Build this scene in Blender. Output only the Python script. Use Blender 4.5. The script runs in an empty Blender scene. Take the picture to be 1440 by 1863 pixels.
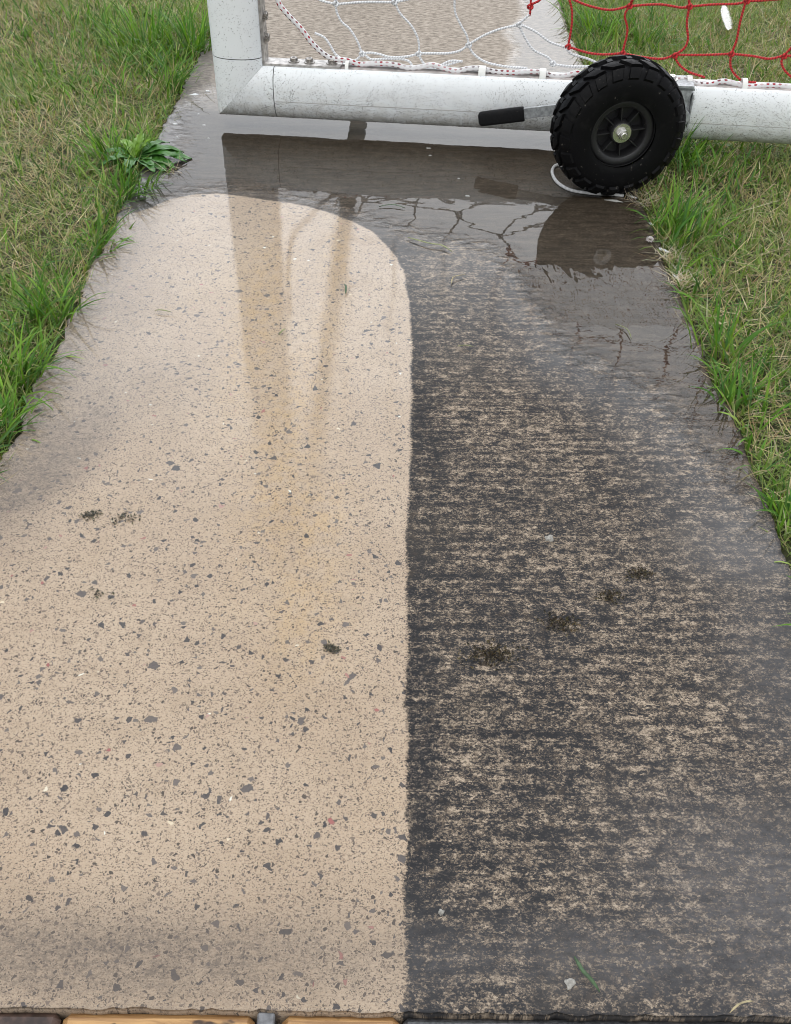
import bpy, math, random
import numpy as np
from mathutils import Matrix, Vector

# ------------------------------------------------------------------ camera, sky, sun, exposure
sc = bpy.context.scene
COL = sc.collection
H, PITCH, ROLL, FPX = 0.83, math.radians(41.4), math.radians(0.7), 1800.0
_p, _r = PITCH, ROLL
CF = np.array([0, math.cos(_p), -math.sin(_p)])
_u = np.array([0, math.sin(_p), math.cos(_p)]); _x = np.array([1.0, 0, 0])
CR = math.cos(_r)*_x + math.sin(_r)*_u
CU = math.cos(_r)*_u - math.sin(_r)*_x
cd = bpy.data.cameras.new('camera'); cam = bpy.data.objects.new('camera', cd); COL.objects.link(cam)
cd.sensor_fit = 'VERTICAL'; cd.sensor_height = 24.0; cd.lens = FPX/1863*24.0
cd.clip_start = 0.02; cd.clip_end = 2000
cam.matrix_world = Matrix(((CR[0], CU[0], -CF[0], 0), (CR[1], CU[1], -CF[1], 0), (CR[2], CU[2], -CF[2], H), (0, 0, 0, 1)))
sc.camera = cam

SUN_EL, SUN_ROT = math.radians(58), math.radians(200)
w = bpy.data.worlds.new("World"); sc.world = w; w.use_nodes = True
nt = w.node_tree; nt.nodes.clear()
sky = nt.nodes.new('ShaderNodeTexSky'); sky.sky_type = 'NISHITA'; sky.sun_disc = False
sky.sun_elevation = SUN_EL; sky.sun_rotation = SUN_ROT; sky.air_density = 1.0; sky.dust_density = 4.0; sky.ozone_density = 1.0
hs = nt.nodes.new('ShaderNodeHueSaturation'); hs.inputs['Saturation'].default_value = 0.22
bg = nt.nodes.new('ShaderNodeBackground'); bg.inputs['Strength'].default_value = 0.13
wo = nt.nodes.new('ShaderNodeOutputWorld')
# high broken cloud over the clear sky: whiter behind the camera, blue grey beyond the goal
tc = nt.nodes.new('ShaderNodeTexCoord'); sx = nt.nodes.new('ShaderNodeSeparateXYZ'); nt.links.new(tc.outputs['Generated'], sx.inputs[0])
mrn = nt.nodes.new('ShaderNodeMapRange'); mrn.interpolation_type = 'SMOOTHSTEP'; nt.links.new(sx.outputs[1], mrn.inputs[0]); mrn.inputs[1].default_value = -.25; mrn.inputs[2].default_value = .65
cl1 = nt.nodes.new('ShaderNodeMix'); cl1.data_type = 'RGBA'; nt.links.new(mrn.outputs[0], cl1.inputs[0])
cl1.inputs[6].default_value = (7.9, 8.15, 8.45, 1); cl1.inputs[7].default_value = (8.9, 9.8, 11.3, 1)
cn = nt.nodes.new('ShaderNodeTexNoise'); cn.inputs['Scale'].default_value = 2.2; cn.inputs['Detail'].default_value = 4; nt.links.new(tc.outputs['Generated'], cn.inputs['Vector'])
cm = nt.nodes.new('ShaderNodeMapRange'); nt.links.new(cn.outputs['Fac'], cm.inputs[0]); cm.inputs[1].default_value = .3; cm.inputs[2].default_value = .7; cm.inputs[3].default_value = .82; cm.inputs[4].default_value = 1.18
cl2 = nt.nodes.new('ShaderNodeMix'); cl2.data_type = 'RGBA'; cl2.blend_type = 'MULTIPLY'; cl2.inputs[0].default_value = 1
nt.links.new(cl1.outputs[2], cl2.inputs[6]); nt.links.new(cm.outputs[0], cl2.inputs[7])
dp = nt.nodes.new('ShaderNodeVectorMath'); dp.operation = 'DOT_PRODUCT'; nt.links.new(tc.outputs['Generated'], dp.inputs[0])
_az, _el = math.radians(15), math.radians(37); dp.inputs[1].default_value = (math.sin(_az)*math.cos(_el), math.cos(_az)*math.cos(_el), math.sin(_el))
pt = nt.nodes.new('ShaderNodeMapRange'); pt.interpolation_type = 'SMOOTHSTEP'; nt.links.new(dp.outputs['Value'], pt.inputs[0]); pt.inputs[1].default_value = .75; pt.inputs[2].default_value = .97
pn_ = nt.nodes.new('ShaderNodeMath'); pn_.operation = 'MULTIPLY'; nt.links.new(pt.outputs[0], pn_.inputs[0]); nt.links.new(cm.outputs[0], pn_.inputs[1])
clp = nt.nodes.new('ShaderNodeMix'); clp.data_type = 'RGBA'; nt.links.new(pn_.outputs[0], clp.inputs[0]); nt.links.new(cl2.outputs[2], clp.inputs[6]); clp.inputs[7].default_value = (30, 30.6, 31.5, 1)
cl3 = nt.nodes.new('ShaderNodeMix'); cl3.data_type = 'RGBA'; cl3.inputs[0].default_value = .80
nt.links.new(sky.outputs[0], hs.inputs['Color']); nt.links.new(hs.outputs[0], cl3.inputs[6]); nt.links.new(clp.outputs[2], cl3.inputs[7])
nt.links.new(cl3.outputs[2], bg.inputs['Color']); nt.links.new(bg.outputs[0], wo.inputs[0])

sl = bpy.data.lights.new('sun', 'SUN'); sl.energy = 0.55; sl.angle = math.radians(35); sl.color = (1, .965, .91)
so = bpy.data.objects.new('sun', sl); COL.objects.link(so)
_d = Vector((math.sin(SUN_ROT)*math.cos(SUN_EL), math.cos(SUN_ROT)*math.cos(SUN_EL), math.sin(SUN_EL)))
so.rotation_euler = _d.to_track_quat('Z', 'Y').to_euler(); so.location = (0, 0, 6)

sc.view_settings.view_transform = 'Standard'; sc.view_settings.look = 'None'
sc.view_settings.exposure = 0.0; sc.view_settings.gamma = 1.0
sc.cycles.use_denoising = True; sc.cycles.pixel_filter_type = 'BLACKMAN_HARRIS'; sc.cycles.filter_width = 1.0
sc.cycles.max_bounces = 8; sc.cycles.transparent_max_bounces = 12

rng = np.random.default_rng(7); random.seed(7)

# ------------------------------------------------------------------ geometry helpers
def ray(px, py): return CF + CR*((px-720)/FPX) + CU*((931.5-py)/FPX)
CAMP = np.array([0, 0, H])
def gp(px, py, z=0.0):
    d = ray(px, py); return CAMP + d*((z-H)/d[2])
def on_plane(px, py, Q, n):
    d = ray(px, py); return CAMP + d*(np.dot(np.asarray(Q)-CAMP, n)/np.dot(d, n))
def pj(P):
    q = np.asarray(P)-CAMP; z = q@CF; z = np.where(z < .05, .05, z)
    return 720+FPX*(q@CR)/z, 931.5-FPX*(q@CU)/z

def link_mesh(name, me, mats, parent=None, smooth=True):
    ob = bpy.data.objects.new(name, me); COL.objects.link(ob)
    for m in (mats if isinstance(mats, (list, tuple)) else [mats]): me.materials.append(m)
    if smooth: me.polygons.foreach_set('use_smooth', np.ones(len(me.polygons), bool))
    if parent is not None: ob.parent = parent
    return ob
def mesh(name, verts, faces, mats, parent=None, smooth=True, mi=None, uv=None):
    me = bpy.data.meshes.new(name); me.from_pydata([tuple(map(float, v)) for v in verts], [], [tuple(f) for f in faces])
    if mi is not None: me.polygons.foreach_set('material_index', np.asarray(mi, np.int32))
    if uv is not None:
        l = me.uv_layers.new(name='UVMap'); vi = np.empty(len(me.loops), np.int32); me.loops.foreach_get('vertex_index', vi)
        l.data.foreach_set('uv', np.asarray(uv, np.float32)[vi].ravel())
    me.update(); return link_mesh(name, me, mats, parent, smooth)
def tag(o, label=None, cat=None, group=None, kind=None):
    if label: o['label'] = label
    if cat: o['category'] = cat
    if group: o['group'] = group
    if kind: o['kind'] = kind
    return o
def empty(name, loc):
    o = bpy.data.objects.new(name, None); COL.objects.link(o); o.location = loc; o.empty_display_size = .05
    bpy.context.view_layer.update(); return o
def adopt(o, parent):            # keeps the mesh where it was modelled in world space
    o.parent = parent; bpy.context.view_layer.update(); o.matrix_parent_inverse = parent.matrix_world.inverted(); return o

class MB:
    def __init__(s): s.v = []; s.f = []; s.uv = []
    def add(s, v, f, uv=None):
        b = len(s.v); s.v += [tuple(map(float, q)) for q in v]; s.f += [tuple(i+b for i in q) for q in f]
        s.uv += list(uv) if uv is not None else [(0, 0)]*len(v)
    def box(s, c, ax, hx):       # centre, 3 axes, half sizes, slightly chamfered
        c = np.asarray(c, float); ax = [np.asarray(a, float) for a in ax]; b = min(hx)*.18
        V = []; F = []
        for sx in (-1, 1):
            for sy in (-1, 1):
                for sz in (-1, 1):
                    for k in range(3):
                        h = [hx[0]-b, hx[1]-b, hx[2]-b]; h[k] = hx[k]
                        V.append(c+ax[0]*sx*h[0]+ax[1]*sy*h[1]+ax[2]*sz*h[2])
        I = lambda sx, sy, sz, k: ((sx*2+sy)*2+sz)*3+k
        for q in (0, 1):
            F.append([I(q, 0, 0, 0), I(q, 1, 0, 0), I(q, 1, 1, 0), I(q, 0, 1, 0)])
            F.append([I(0, q, 0, 1), I(1, q, 0, 1), I(1, q, 1, 1), I(0, q, 1, 1)])
            F.append([I(0, 0, q, 2), I(1, 0, q, 2), I(1, 1, q, 2), I(0, 1, q, 2)])
        for a in (0, 1):
            for b2 in (0, 1):
                F.append([I(0, a, b2, 1), I(1, a, b2, 1), I(1, a, b2, 2), I(0, a, b2, 2)])
                F.append([I(a, 0, b2, 0), I(a, 1, b2, 0), I(a, 1, b2, 2), I(a, 0, b2, 2)])
                F.append([I(a, b2, 0, 0), I(a, b2, 1, 0), I(a, b2, 1, 1), I(a, b2, 0, 1)])
                for z in (0, 1): F.append([I(a, b2, z, 0), I(a, b2, z, 1), I(a, b2, z, 2)])
        s.add(V, F)
    def tube(s, pts, r, n=8, closed=False, cap=True):
        P = np.asarray(pts, float); m = len(P); rr = np.broadcast_to(np.asarray(r, float), (m,))
        T = np.gradient(P, axis=0)
        if closed: T = np.roll(P, -1, 0)-np.roll(P, 1, 0)
        T /= np.linalg.norm(T, axis=1)[:, None]+1e-12
        a = np.array([0, 0, 1.]) if abs(T[0][2]) < .9 else np.array([1., 0, 0])
        X = np.cross(a, T[0]); X /= np.linalg.norm(X); V = []; UV = []; L = 0
        for i in range(m):
            X = X-T[i]*np.dot(X, T[i]); X /= np.linalg.norm(X); Y = np.cross(T[i], X)
            if i: L += np.linalg.norm(P[i]-P[i-1])
            for k in range(n):
                th = 2*math.pi*k/n; V.append(P[i]+(X*math.cos(th)+Y*math.sin(th))*rr[i]); UV.append((k/n, L))
        F = []
        for i in range(m if closed else m-1):
            j = (i+1) % m
            for k in range(n): F.append((i*n+k, i*n+(k+1) % n, j*n+(k+1) % n, j*n+k))
        if cap and not closed: F += [tuple(range(n))[::-1], tuple((m-1)*n+k for k in range(n))]
        s.add(V, F, UV)
    def lathe(s, prof, O, A, X, n=48, closed=False):   # profile of (radius, along A)
        O = np.asarray(O, float); A = np.asarray(A, float); X = np.asarray(X, float); Z = np.cross(A, X); V = []; F = []; m = len(prof)
        for k in range(n):
            th = 2*math.pi*k/n; d = X*math.cos(th)+Z*math.sin(th)
            for (rad, al) in prof: V.append(O+d*rad+A*al)
        for k in range(n):
            k2 = (k+1) % n
            for i in range(m if closed else m-1):
                j = (i+1) % m; F.append((k*m+i, k2*m+i, k2*m+j, k*m+j))
        s.add(V, F)
    def build(s, name, mats, parent=None, smooth=True):
        return mesh(name, s.v, s.f, mats, parent, smooth, uv=s.uv)
def auto_smooth(o, deg=35):
    me = o.data; me.update()
    try: me.set_sharp_from_angle(angle=math.radians(deg))
    except Exception: pass
    return o
def spline(pts, step=.006):
    P = [np.asarray(p, float) for p in pts]; P = [2*P[0]-P[1]]+P+[2*P[-1]-P[-2]]; out = []
    for i in range(1, len(P)-2):
        n = max(2, int(np.linalg.norm(P[i+1]-P[i])/step))
        for k in range(n):
            t = k/n; a, b, c, d = P[i-1], P[i], P[i+1], P[i+2]
            out.append(.5*((2*b)+(-a+c)*t+(2*a-5*b+4*c-d)*t*t+(-a+3*b-3*c+d)*t**3))
    out.append(P[-2]); return np.array(out)

# ------------------------------------------------------------------ shader helpers
class NT:
    def __init__(s, name):
        s.m = bpy.data.materials.new(name); s.m.use_nodes = True; s.t = s.m.node_tree; s.t.nodes.clear()
        s.out = s.t.nodes.new('ShaderNodeOutputMaterial'); s.pos = None
    def n(s, typ, **kw):
        x = s.t.nodes.new(typ)
        for k, v in kw.items(): setattr(x, k, v)
        return x
    def set(s, sock, v):
        if v is None: return
        if hasattr(v, 'is_output') or isinstance(v, bpy.types.NodeSocket): s.t.links.new(v, sock)
        else:
            if sock.type == 'RGBA' and hasattr(v, '__len__') and len(v) == 3: v = (*v, 1)
            sock.default_value = v
    def P(s):
        if s.pos is None: s.pos = s.n('ShaderNodeNewGeometry').outputs['Position']
        return s.pos
    def scale(s, sx, sy, sz, vec=None, loc=(0, 0, 0)):
        m = s.n('ShaderNodeMapping'); s.set(m.inputs['Vector'], vec or s.P()); m.inputs['Scale'].default_value = (sx, sy, sz); m.inputs['Location'].default_value = loc
        return m.outputs[0]
    def noise(s, sc_, det=2, rough=.5, vec=None, dist=0):
        x = s.n('ShaderNodeTexNoise'); s.set(x.inputs['Vector'], vec or s.P()); x.inputs['Scale'].default_value = sc_; x.inputs['Detail'].default_value = det
        x.inputs['Roughness'].default_value = rough; x.inputs['Distortion'].default_value = dist; return x.outputs['Fac']
    def vor(s, sc_, feat='F1', vec=None, rnd=1.0):
        x = s.n('ShaderNodeTexVoronoi', feature=feat); s.set(x.inputs['Vector'], vec or s.P()); x.inputs['Scale'].default_value = sc_; x.inputs['Randomness'].default_value = rnd
        return x
    def math(s, op, a, b=None, c=None, clamp=False):
        x = s.n('ShaderNodeMath', operation=op, use_clamp=clamp); s.set(x.inputs[0], a); s.set(x.inputs[1], b)
        if c is not None: s.set(x.inputs[2], c)
        return x.outputs[0]
    def mr(s, v, a, b, c=0.0, d=1.0, smooth=True):
        x = s.n('ShaderNodeMapRange', interpolation_type='SMOOTHSTEP' if smooth else 'LINEAR'); s.set(x.inputs[0], v)
        for i, q in enumerate((a, b, c, d)): s.set(x.inputs[i+1], q)
        return x.outputs[0]
    def mix(s, f, a, b, bt='MIX'):
        x = s.n('ShaderNodeMix', data_type='RGBA', blend_type=bt); s.set(x.inputs[0], f); s.set(x.inputs[6], a); s.set(x.inputs[7], b); return x.outputs[2]
    def attr(s, name, col=False):
        x = s.n('ShaderNodeAttribute', attribute_name=name); return x.outputs['Color'] if col else x.outputs['Fac']
    def sep(s, v):
        x = s.n('ShaderNodeSeparateXYZ'); s.set(x.inputs[0], v); return x.outputs
    def bump(s, h, st=.3, d=.002, nrm=None):
        x = s.n('ShaderNodeBump'); s.set(x.inputs['Height'], h); s.set(x.inputs['Strength'], st); x.inputs['Distance'].default_value = d
        if nrm is not None: s.set(x.inputs['Normal'], nrm)
        return x.outputs[0]
    def bsdf(s, col, rough=.5, nrm=None, metal=0.0, **kw):
        b = s.n('ShaderNodeBsdfPrincipled'); s.set(b.inputs['Base Color'], col); s.set(b.inputs['Roughness'], rough); s.set(b.inputs['Metallic'], metal)
        if nrm is not None: s.set(b.inputs['Normal'], nrm)
        for k, v in kw.items(): s.set(b.inputs[k.replace('_', ' ')], v)
        s.t.links.new(b.outputs[0], s.out.inputs[0]); return b
    def ramp(s, f, stops):
        r = s.n('ShaderNodeValToRGB'); s.set(r.inputs[0], f); e = r.color_ramp.elements
        while len(e) < len(stops): e.new(.5)
        for q, (p, c) in zip(e, stops): q.position = p; q.color = (*c, 1)
        return r.outputs[0]
    def grey(s, v):
        x = s.n('ShaderNodeCombineXYZ')
        for i in range(3): s.set(x.inputs[i], v)
        return x.outputs[0]

def simple(name, col, rough=.5, metal=0.0, var=.15, sc_=60, bump=0.0):
    t = NT(name); n = t.noise(sc_, 3)
    c = t.mix(t.mr(n, .3, .7), [v*(1-var) for v in col], [min(1, v*(1+var)) for v in col])
    t.bsdf(c, rough, t.bump(n, bump, .001) if bump else None, metal); return t.m

# ------------------------------------------------------------------ ground layout (points on the ground plane)
XL0, XR0 = -0.533, 0.478
def G(pts): return np.array([gp(*p)[:2] for p in pts])
def poly_sd(X, Y, poly):
    inside = np.zeros(X.shape, bool); d2 = np.full(X.shape, 1e9); n = len(poly)
    for i in range(n):
        x1, y1 = poly[i]; x2, y2 = poly[(i+1) % n]
        ex, ey = x2-x1, y2-y1; t = np.clip(((X-x1)*ex+(Y-y1)*ey)/(ex*ex+ey*ey+1e-12), 0, 1)
        d2 = np.minimum(d2, (X-x1-t*ex)**2+(Y-y1-t*ey)**2)
        c = ((y1 > Y) != (y2 > Y)) & (X < (x2-x1)*(Y-y1)/(y2-y1+1e-12)+x1); inside ^= c
    return np.where(inside, 1, -1)*np.sqrt(d2)
CLEAN = G([(738, 1900), (739, 1700), (741, 1500), (739, 1300), (741, 1150), (740, 980), (747, 850), (749, 720), (749, 620), (745, 545), (734, 490), (712, 455),
           (682, 425), (642, 402), (592, 383), (530, 370), (470, 361), (400, 352), (350, 354), (312, 361), (275, 378), (228, 392), (150, 400)]).tolist()+[(-.8, 1.3), (-.8, .2)]
CLEAN = np.array(CLEAN)
def sstep(v, a, b): t = np.clip((v-a)/(b-a), 0, 1); return t*t*(3-2*t)
def blob(X, Y, px, py, rx, ry, amp=1.0):
    c = gp(px, py); return amp*np.exp(-(((X-c[0])/rx)**2+((Y-c[1])/ry)**2))
def fields(X, Y):
    sd = poly_sd(X, Y, CLEAN)
    right = (X-.478)                       # distance from right edge (negative inside)
    # puddle depth (cm-like units, >0 is standing water)
    P1 = poly_sd(X, Y, G([(405, 160), (330, 200), (330, 290), (250, 375), (330, 347), (400, 338), (470, 345), (600, 366), (690, 400), (800, 430), (900, 450), (960, 520),
                          (1010, 600), (1100, 660), (1240, 690), (1330, 690), (1200, 430), (1150, 330), (1150, 200), (800, 170)]))
    P2 = poly_sd(X, Y, G([(945, -60), (960, 30), (925, 60), (945, 85), (935, 112), (930, 140), (1070, 140), (1055, 100), (1000, -60)]))
    P3 = poly_sd(X, Y, G([(1000, 560), (1060, 640), (1190, 700), (1250, 760), (1330, 860), (1400, 960), (1470, 960), (1280, 560)]))
    pud = np.maximum(np.maximum(P1/.07, P2/.03), P3/.10)
    pud = np.clip(pud, -3, 3)
    # damp film
    wet = sstep(Y, .60, 1.35)*.8+.2
    wet = np.maximum(wet, blob(X, Y, 1400, 1000, .16, .35, .95))
    wet = np.maximum(wet, sstep(pud, -1.6, .4))
    wet *= 1-sstep(Y, 2.30, 2.42)*(1-sstep(pud, -1.0, .2))
    # film: damp dirt along left edge, silt and painted sky haze in bottom corners
    dl = X-XL0
    film = np.exp(-(dl/.09)**2)*sstep(Y, .78, .95)*.95
    wd = poly_sd(X, Y, G([(-80, 990), (60, 940), (150, 885), (235, 770), (262, 600), (255, 480), (225, 395), (140, 470), (0, 820), (-120, 880)]))
    film = np.maximum(film, sstep(wd, -.035, .045)*(.45+.55*sstep(Y, 1.35, .95)))
    film = np.maximum(film, blob(X, Y, 250, 700, .10, .14, .45)); film = np.maximum(film, blob(X, Y, 200, 560, .09, .22, .6))
    film = np.maximum(film, blob(X, Y, 180, 1740, .32, .045, .95)); film = np.maximum(film, blob(X, Y, 500, 1700, .22, .05, .35))
    film = np.maximum(film, blob(X, Y, 1420, 1640, .14, .12, .95)); film = np.maximum(film, blob(X, Y, 1180, 1740, .16, .04, .75)); film = np.maximum(film, blob(X, Y, 1430, 1250, .07, .14, .6))
    film = np.maximum(film, blob(X, Y, 820, 1740, .07, .03, .6)); film = np.maximum(film, blob(X, Y, 1350, 1010, .09, .07, .6))
    wetd = np.maximum(sstep(Y, 1.0, 1.75)*.75, np.maximum(blob(X, Y, 1400, 1000, .10, .28, .45), sstep(pud, -2.2, .3)*.95)); wetd = np.maximum(wetd, .10)
    wetd *= 1-sstep(Y, 2.30, 2.42)*(1-sstep(pud, -1.0, .2))
    och = np.zeros_like(X)  # ochre painted along the post and stay reflections, plus a rust streak
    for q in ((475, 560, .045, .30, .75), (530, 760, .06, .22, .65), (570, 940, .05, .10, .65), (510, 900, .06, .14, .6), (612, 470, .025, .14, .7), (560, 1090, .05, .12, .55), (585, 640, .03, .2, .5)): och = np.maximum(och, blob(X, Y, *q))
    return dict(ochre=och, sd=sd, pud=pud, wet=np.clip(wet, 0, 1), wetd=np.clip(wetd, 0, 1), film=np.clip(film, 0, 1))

# ------------------------------------------------------------------ concrete
def concrete_mat():
    t = NT('broomed_concrete'); P = t.P(); xyz = t.sep(P)
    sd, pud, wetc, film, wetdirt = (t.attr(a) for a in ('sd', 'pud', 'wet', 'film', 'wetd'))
    wet = t.math('ADD', wetdirt, t.math('MULTIPLY', t.mr(sd, -.004, .004), t.math('SUBTRACT', wetc, wetdirt)))
    fine = t.noise(700, 2, .6)
    fine2 = t.noise(1, 2, .6, t.scale(330, 620, 400))
    broom = t.noise(1, 3, .6, t.scale(16, 190, 40))
    big = t.noise(5, 3)
    # ---- washed side
    c = t.mix(t.mr(big, .35, .65), (.385, .288, .200), (.435, .335, .240))
    c = t.mix(t.mr(t.noise(2.6, 4, .6, dist=.5), .52, .72, 0, .55), c, (.43, .31, .185))
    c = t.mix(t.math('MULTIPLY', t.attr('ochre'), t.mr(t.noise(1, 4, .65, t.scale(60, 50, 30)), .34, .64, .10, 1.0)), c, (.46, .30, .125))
    c = t.mix(t.mr(fine, .42, .60, .0, .40), c, (.53, .44, .335))
    c = t.mix(t.mr(fine2, .55, .66, 0, .70), c, (.17, .125, .09))
    c = t.mix(t.mr(t.noise(24, 4, .65), .48, .70, 0, .35), c, (.34, .26, .18))
    warp = t.n('ShaderNodeVectorMath', operation='ADD'); t.set(warp.inputs[0], P)
    nz = t.n('ShaderNodeTexNoise'); t.set(nz.inputs['Vector'], P); nz.inputs['Scale'].default_value = 150; nz.inputs['Detail'].default_value = 2
    sc1 = t.n('ShaderNodeVectorMath', operation='MULTIPLY_ADD'); t.set(sc1.inputs[0], nz.outputs['Color']); sc1.inputs[1].default_value = (.007, .007, .007); sc1.inputs[2].default_value = (-.0035, -.0035, -.0035)
    t.set(warp.inputs[1], sc1.outputs[0]); W = warp.outputs[0]
    def stones(c, scale, share, rad, dark, tint, soft=.04, flat=True):
        v = t.vor(scale, 'F1', t.scale(1, 1.0, .0, W, (scale*.013, scale*.007, 0)))
        sp = t.n('ShaderNodeSeparateColor'); t.set(sp.inputs[0], v.outputs['Color'])
        r, g, b = sp.outputs
        pick = t.math('LESS_THAN', r, share)
        if rad < 0:
            v2 = t.vor(scale, 'DISTANCE_TO_EDGE', v.inputs['Vector'].links[0].from_socket)
            lo = t.mr(g, 0, 1, -rad, -rad*.25, False)
            m = t.mr(v2.outputs['Distance'], lo, t.math('ADD', lo, soft))
        else:
            radv = t.mr(g, 0, 1, rad*.45, rad, False)
            m = t.math('SUBTRACT', 1.0, t.mr(v.outputs['Distance'], t.math('SUBTRACT', radv, soft), radv))
        m = t.math('MULTIPLY', m, pick)
        col = t.mix(b, dark, tint)
        return t.mix(t.math('MULTIPLY', m, .93), c, col), m
    c, m0 = stones(c, 600, .62, .62, (.10, .08, .065), (.25, .19, .14), .18)
    c, m1 = stones(c, 310, .36, -.24, (.06, .052, .048), (.20, .155, .125), .12)
    c, m2 = stones(c, 150, .15, -.28, (.045, .046, .052), (.15, .13, .12), .06)
    c, m3 = stones(c, 86, .034, -.32, (.050, .052, .058), (.125, .110, .102), .05)
    c, m4 = stones(c, 150, .006, -.28, (.33, .12, .11), (.42, .27, .22), .08)
    c, m5 = stones(c, 190, .004, -.3, (.70, .72, .66), (.62, .52, .36), .08)
    clean = c
    # ---- unwashed side
    blotch = t.noise(1, 3, .55, t.scale(44, 62, 60), .3)
    rows = t.math('SINE', t.math('ADD', t.math('MULTIPLY', xyz[1], 395), t.math('MULTIPLY', t.noise(9, 2), 9)))
    def cell(sx_, sy_):
        v = t.vor(1, 'F1', t.scale(sx_, sy_, 0)); q = t.n('ShaderNodeSeparateColor'); t.set(q.inputs[0], v.outputs['Color']); return q.outputs[0]
    grain = t.math('ADD', t.math('MULTIPLY', cell(370, 520), .50), t.math('MULTIPLY', cell(820, 1000), .50))
    b2 = t.noise(1, 3, .6, t.scale(115, 150, 90))
    brush = t.noise(1, 2, .55, t.scale(5, 270, 30))
    tt = t.math('ADD', t.math('MULTIPLY', t.math('SUBTRACT', grain, .5), .82), .5)
    tt = t.math('ADD', tt, t.math('MULTIPLY', t.math('SUBTRACT', blotch, .5), 1.15))
    tt = t.math('ADD', tt, t.math('MULTIPLY', t.math('SUBTRACT', b2, .5), .90))
    tt = t.math('ADD', tt, t.math('MULTIPLY', t.math('SUBTRACT', broom, .5), .42))
    tt = t.math('ADD', tt, t.math('MULTIPLY', t.math('SUBTRACT', brush, .5), .34))
    tt = t.math('ADD', tt, t.math('MULTIPLY', rows, .045))
    tt = t.math('ADD', tt, t.math('MULTIPLY', t.math('SUBTRACT', big, .5), .5))
    tt = t.math('SUBTRACT', tt, t.math('MULTIPLY', t.mr(sd, -.055, -.004), .13))
    tt = t.math('SUBTRACT', tt, t.math('MULTIPLY', wet, .06))
    d = t.ramp(tt, [(.24, (.019, .019, .0205)), (.44, (.040, .037, .036)), (.58, (.105, .083, .064)), (.76, (.225, .177, .13)), (.99, (.41, .33, .245))])
    d = t.mix(t.mr(t.noise(70, 3, .6), .54, .72, 0, .35), d, (.095, .068, .045))
    d = t.mix(t.mr(t.noise(9, 4, .6, dist=.6), .52, .68, 0, .20), d, (.078, .064, .048))
    brown = t.math('MAXIMUM', t.mr(xyz[1], 1.55, 2.05), t.mr(pud, -.3, .5))                                  # rinsed-down silt under the goal
    bn = t.math('ADD', t.math('MULTIPLY', t.noise(1, 4, .65, t.scale(18, 75, 30)), .7), t.math('MULTIPLY', grain, .2))
    calm = t.mr(pud, .2, 1.2)
    bcol = t.mix(t.mr(bn, .34, .62), t.mix(calm, (.040, .030, .022), (.078, .063, .046)), t.mix(calm, (.20, .155, .115), (.150, .121, .090)))
    d = t.mix(t.math('MULTIPLY', brown, .8), d, bcol)
    # ---- slab beyond the goal: drier, paler
    far = t.mr(t.math('ADD', xyz[1], t.math('MULTIPLY', blotch, .10)), 2.36, 2.46)
    fn = t.noise(1, 5, .72, t.scale(48, 135, 60))
    fcol = t.mix(t.mr(fn, .40, .60), (.115, .09, .07), (.42, .36, .30))
    fcol = t.mix(t.mr(fine, .4, .62, 0, .5), fcol, (.5, .44, .36))
    d = t.mix(far, d, fcol)
    # ---- boundary of the cleaned strip, ragged by a few mm
    edge = t.math('ADD', sd, t.math('MULTIPLY', t.math('SUBTRACT', t.noise(1, 3, .65, t.scale(200, 320, 100)), .5), .011))
    edge = t.math('ADD', edge, t.math('MULTIPLY', t.math('SUBTRACT', t.noise(13, 3, .6), .5), .016))
    edge = t.math('ADD', edge, t.math('MULTIPLY', t.math('SUBTRACT', grain, .5), .0025))
    k = t.mr(edge, -.0018, .0026)
    k = t.math('MULTIPLY', k, t.math('SUBTRACT', 1.0, t.mr(t.noise(1, 3, .6, t.scale(60, 90, 60)), .72, .80, 0, .5)))
    col = t.mix(k, d, clean)
    # ---- dirt and silt film, with the sky haze painted in
    fm = t.math('MULTIPLY', film, t.mr(t.noise(1, 4, .6, t.scale(22, 45, 20), .5), .28, .62, .74, 1.0))
    fm = t.math('MULTIPLY', fm, t.mr(t.math('ADD', t.math('MULTIPLY', t.noise(1, 3, .7, t.scale(120, 170, 100)), .7), t.math('MULTIPLY', grain, .3)), .36, .60, 1.08, .62), clamp=True)
    film_tint = t.mix(k, (.105, .101, .102), (.122, .101, .085))
    col = t.mix(t.math('MULTIPLY', fm, .92), col, film_tint)
    # ---- water darkens and deepens the colour
    pn = t.math('ADD', pud, t.math('MULTIPLY', t.math('SUBTRACT', t.noise(1, 5, .68, t.scale(34, 62, 40), .4), .5), 2.6))
    pm = t.mr(pn, -.55, .55)
    dk = t.math('MULTIPLY', pm, .05)
    col = t.mix(dk, col, (.02, .017, .014))
    h = t.math('ADD', t.math('MULTIPLY', fine2, .5), t.math('MULTIPLY', broom, .5))
    nb = t.bump(h, .45, .0016)
    filmb = t.bump(t.math('ADD', t.noise(70, 3, .6), t.math('MULTIPLY', h, .35)), .12, .0012)
    rough = t.mr(wet, 0, 1, .9, .62, False)
    cw = t.math('MULTIPLY', t.math('MULTIPLY', wet, t.mr(t.noise(1, 3, .6, t.scale(60, 110, 50)), .25, .5, .55, 1.0)), t.math('SUBTRACT', 1.0, pm))
    cr = t.mr(wet, .3, 1, .14, .03, False)
    t.bsdf(col, rough, nb, 0.0, Coat_Weight=cw, Coat_Roughness=cr, Coat_IOR=1.33, Coat_Normal=filmb, Specular_IOR_Level=.2)
    return t.m
M_CONC = concrete_mat()

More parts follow.
